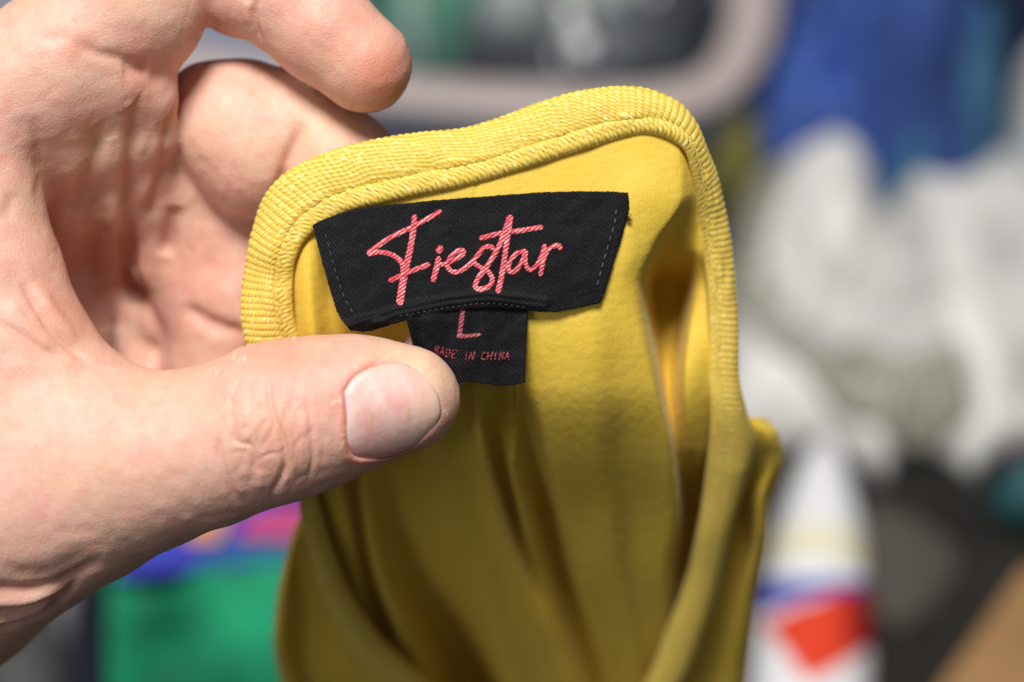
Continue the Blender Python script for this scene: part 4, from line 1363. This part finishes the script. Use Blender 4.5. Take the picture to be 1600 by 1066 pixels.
# cardboard box, bottom right corner
def box(name, pts_px, h, material, parent=None):
    q = [T(x, y, h) for x, y in pts_px]
    V = [tuple(p) for p in q] + [(p[0], p[1], 0.001) for p in q]
    n = len(q)
    F = [tuple(range(n))] + [(i, i + n, (i + 1) % n + n, (i + 1) % n) for i in range(n)] + [tuple(range(2 * n - 1, n - 1, -1))]
    me = mesh(name, V, F, smooth=False)
    o = link(name, me, material)
    bv = o.modifiers.new("b", 'BEVEL'); bv.width = 0.0012; bv.segments = 2
    if parent: put(o, parent)
    return o


o = box("cardboard_box", [(1440, 1110), (1602, 880), (1900, 990), (1760, 1300)], 0.05, plain("brown_cardboard", (0.30, 0.165, 0.065), 0.8, 0.08, 25))
tag(o, "brown cardboard box in the bottom right corner", "box")
o = mound("paper", [(1330, 800), (1380, 790), (1460, 830), (1500, 880), (1440, 960), (1370, 960)], 0.004, plain("dark_brown_paper", (0.07, 0.062, 0.053), .8, .1, 20), 27, 0.002, 0.03)
tag(o, "dull brown paper sheet on the dark table right of the bottle", "paper")
o = mound("cloth", [(1560, 735), (1580, 720), (1640, 700), (1660, 800), (1600, 800), (1562, 785)], 0.02, plain("dark_teal_cloth", (0.03, 0.12, 0.14), .7, .2, 30), 28, 0.003, 0.010)
tag(o, "dark teal cloth scrap at the right edge above the cardboard box", "cloth")
o = mound("cloth", [(1570, 690), (1600, 670), (1660, 680), (1660, 720), (1580, 722)], 0.012, plain("dark_red_cloth", (0.08, 0.012, 0.016), .7, .2, 30), 29, 0.002, 0.010)
tag(o, "dark red cloth scrap at the right edge, above the teal scrap", "cloth")

# green box with a printed lid, bottom left
M_grn = plain("green_cardboard", (0.004, 0.29, 0.135), 0.8, 0.30, 30)


def lid_mat():
    m, nt, bs = mat("printed_lid")
    o_ = coords(nt, "Object")
    n = noise(nt, mapping(nt, o_, (1, 1.4, 1)), 26, 1, 0.3)
    cr = nt.nodes.new("ShaderNodeValToRGB"); nt.links.new(n, cr.inputs[0])
    cr.color_ramp.interpolation = 'CONSTANT'
    els = cr.color_ramp.elements
    els[0].position = 0; els[0].color = (0.06, 0.04, 0.42, 1)
    els[1].position = 0.42; els[1].color = (0.62, 0.07, 0.24, 1)
    e_ = els.new(0.56); e_.color = (0.75, 0.30, 0.10, 1)
    e_ = els.new(0.62); e_.color = (0.05, 0.05, 0.45, 1)
    nt.links.new(cr.outputs[0], bs.inputs["Base Color"]); bs.inputs["Roughness"].default_value = 0.35
    return m


gb = empty("green_box", tuple(T(330, 1000, 0)))
tag(gb, "green box with a pink and blue printed top, below the thumb at the bottom left", "box")
hg = 0.07
gl = [T(178, 905, hg), T(520, 862, hg), T(520, 735, hg), T(230, 745, hg)]
front_lo = lambda p: np.array([p[0], p[1], 0.001])
def slab(name, q, material, parent, th=0.0015):
    me = mesh(name, q, [tuple(range(len(q)))], smooth=False)
    o = put(link(name, me, material), parent)
    m_ = o.modifiers.new("t", 'SOLIDIFY'); m_.thickness = th
    return o
M_lid = {"pink": plain("pink_print", (0.50, 0.07, 0.20), .4, .1, 30), "blue": plain("blue_print", (0.04, 0.05, 0.42), .4, .1, 30),
         "org": plain("orange_print", (0.72, 0.32, 0.12), .4, .1, 30), "vio": plain("violet_print", (0.20, 0.06, 0.45), .4, .1, 30)}
slab("top", gl, M_lid["blue"], gb)
hz = hg + 0.0022
slab("printed_patch", [T(372, 838, hz), T(500, 846, hz), T(520, 820, hz), T(520, 792, hz), T(430, 792, hz), T(378, 812, hz)], M_lid["pink"], gb, 0.0008)
slab("printed_patch", [T(290, 845, hz), T(340, 845, hz), T(358, 805, hz), T(330, 785, hz), T(285, 815, hz)], M_lid["org"], gb, 0.0008)
slab("printed_patch", [T(440, 778, hz + .001), T(500, 778, hz + .001), T(500, 740, hz + .001), T(420, 750, hz + .001)], M_lid["vio"], gb, 0.0008)
bul = []
nS = 24
for r_ in range(nS + 1):
    for c_ in range(nS + 1):
        u, v = c_ / nS, r_ / nS
        p = gl[0] * (1 - u) + gl[1] * u
        p = p * np.array([1, 1, 0]) + np.array([0, -0.075 * v, hg * (1 - v) + 0.001])
        p = p + np.array([0, -0.004 * math.sin(math.pi * v) * math.sin(math.pi * u) + 0.007 * vnoise(np.array([u * 4.]), np.array([v * 4.]), 2)[0], 0])
        bul.append(p)
put(link("front_face", mesh("front_face", np.array(bul), grid_faces(nS + 1, nS + 1)), M_grn), gb)
slab("side_face", [gl[0], front_lo(gl[0]) + np.array([0, -0.075, 0]), front_lo(gl[3]), gl[3]], M_grn, gb)
slab("side_face", [gl[1], gl[2], front_lo(gl[2]), front_lo(gl[1]) + np.array([0, -0.075, 0])], M_grn, gb)
slab("back_face", [gl[3], front_lo(gl[3]), front_lo(gl[2]), gl[2]], M_grn, gb)

o = mound("trousers", [(110, 1200), (98, 1050), (112, 940), (150, 860), (230, 790), (270, 835), (205, 885), (190, 960), (205, 1080), (220, 1200)], 0.05,
          plain("navy_denim", (0.005, 0.006, 0.018), .8, .2, 30), 33, 0.003, 0.010)
tag(o, "folded navy trousers lying against the left side of the green box", "trousers")
o = mound("pouch", [(0, 1200), (-60, 1000), (40, 960), (100, 970), (118, 1060), (110, 1200)], 0.03, plain("dark_grey_cloth", (0.075, 0.08, 0.078), .8, .2, 30), 34, 0.003, 0.012)
tag(o, "dark grey cloth pouch in the bottom left corner under the hand", "pouch")
o = mound("paper", [(70, 930), (110, 880), (150, 890), (130, 945), (90, 975)], 0.036, plain("pale_grey_paper", (0.36, 0.36, 0.38), .8, .1, 30), 35, 0.002, 0.008)
tag(o, "scrap of pale grey paper between the wrist and the navy trousers", "paper")
o = mound("cloth", [(-200, -200), (-200, 80), (0, 75), (120, 40), (140, -200)], 0.055, plain("lavender_grey_cloth", (0.26, 0.27, 0.36), .8, .08, 20), 36, 0.003, 0.02)
tag(o, "lavender grey cloth behind the hand in the top left corner", "cloth")
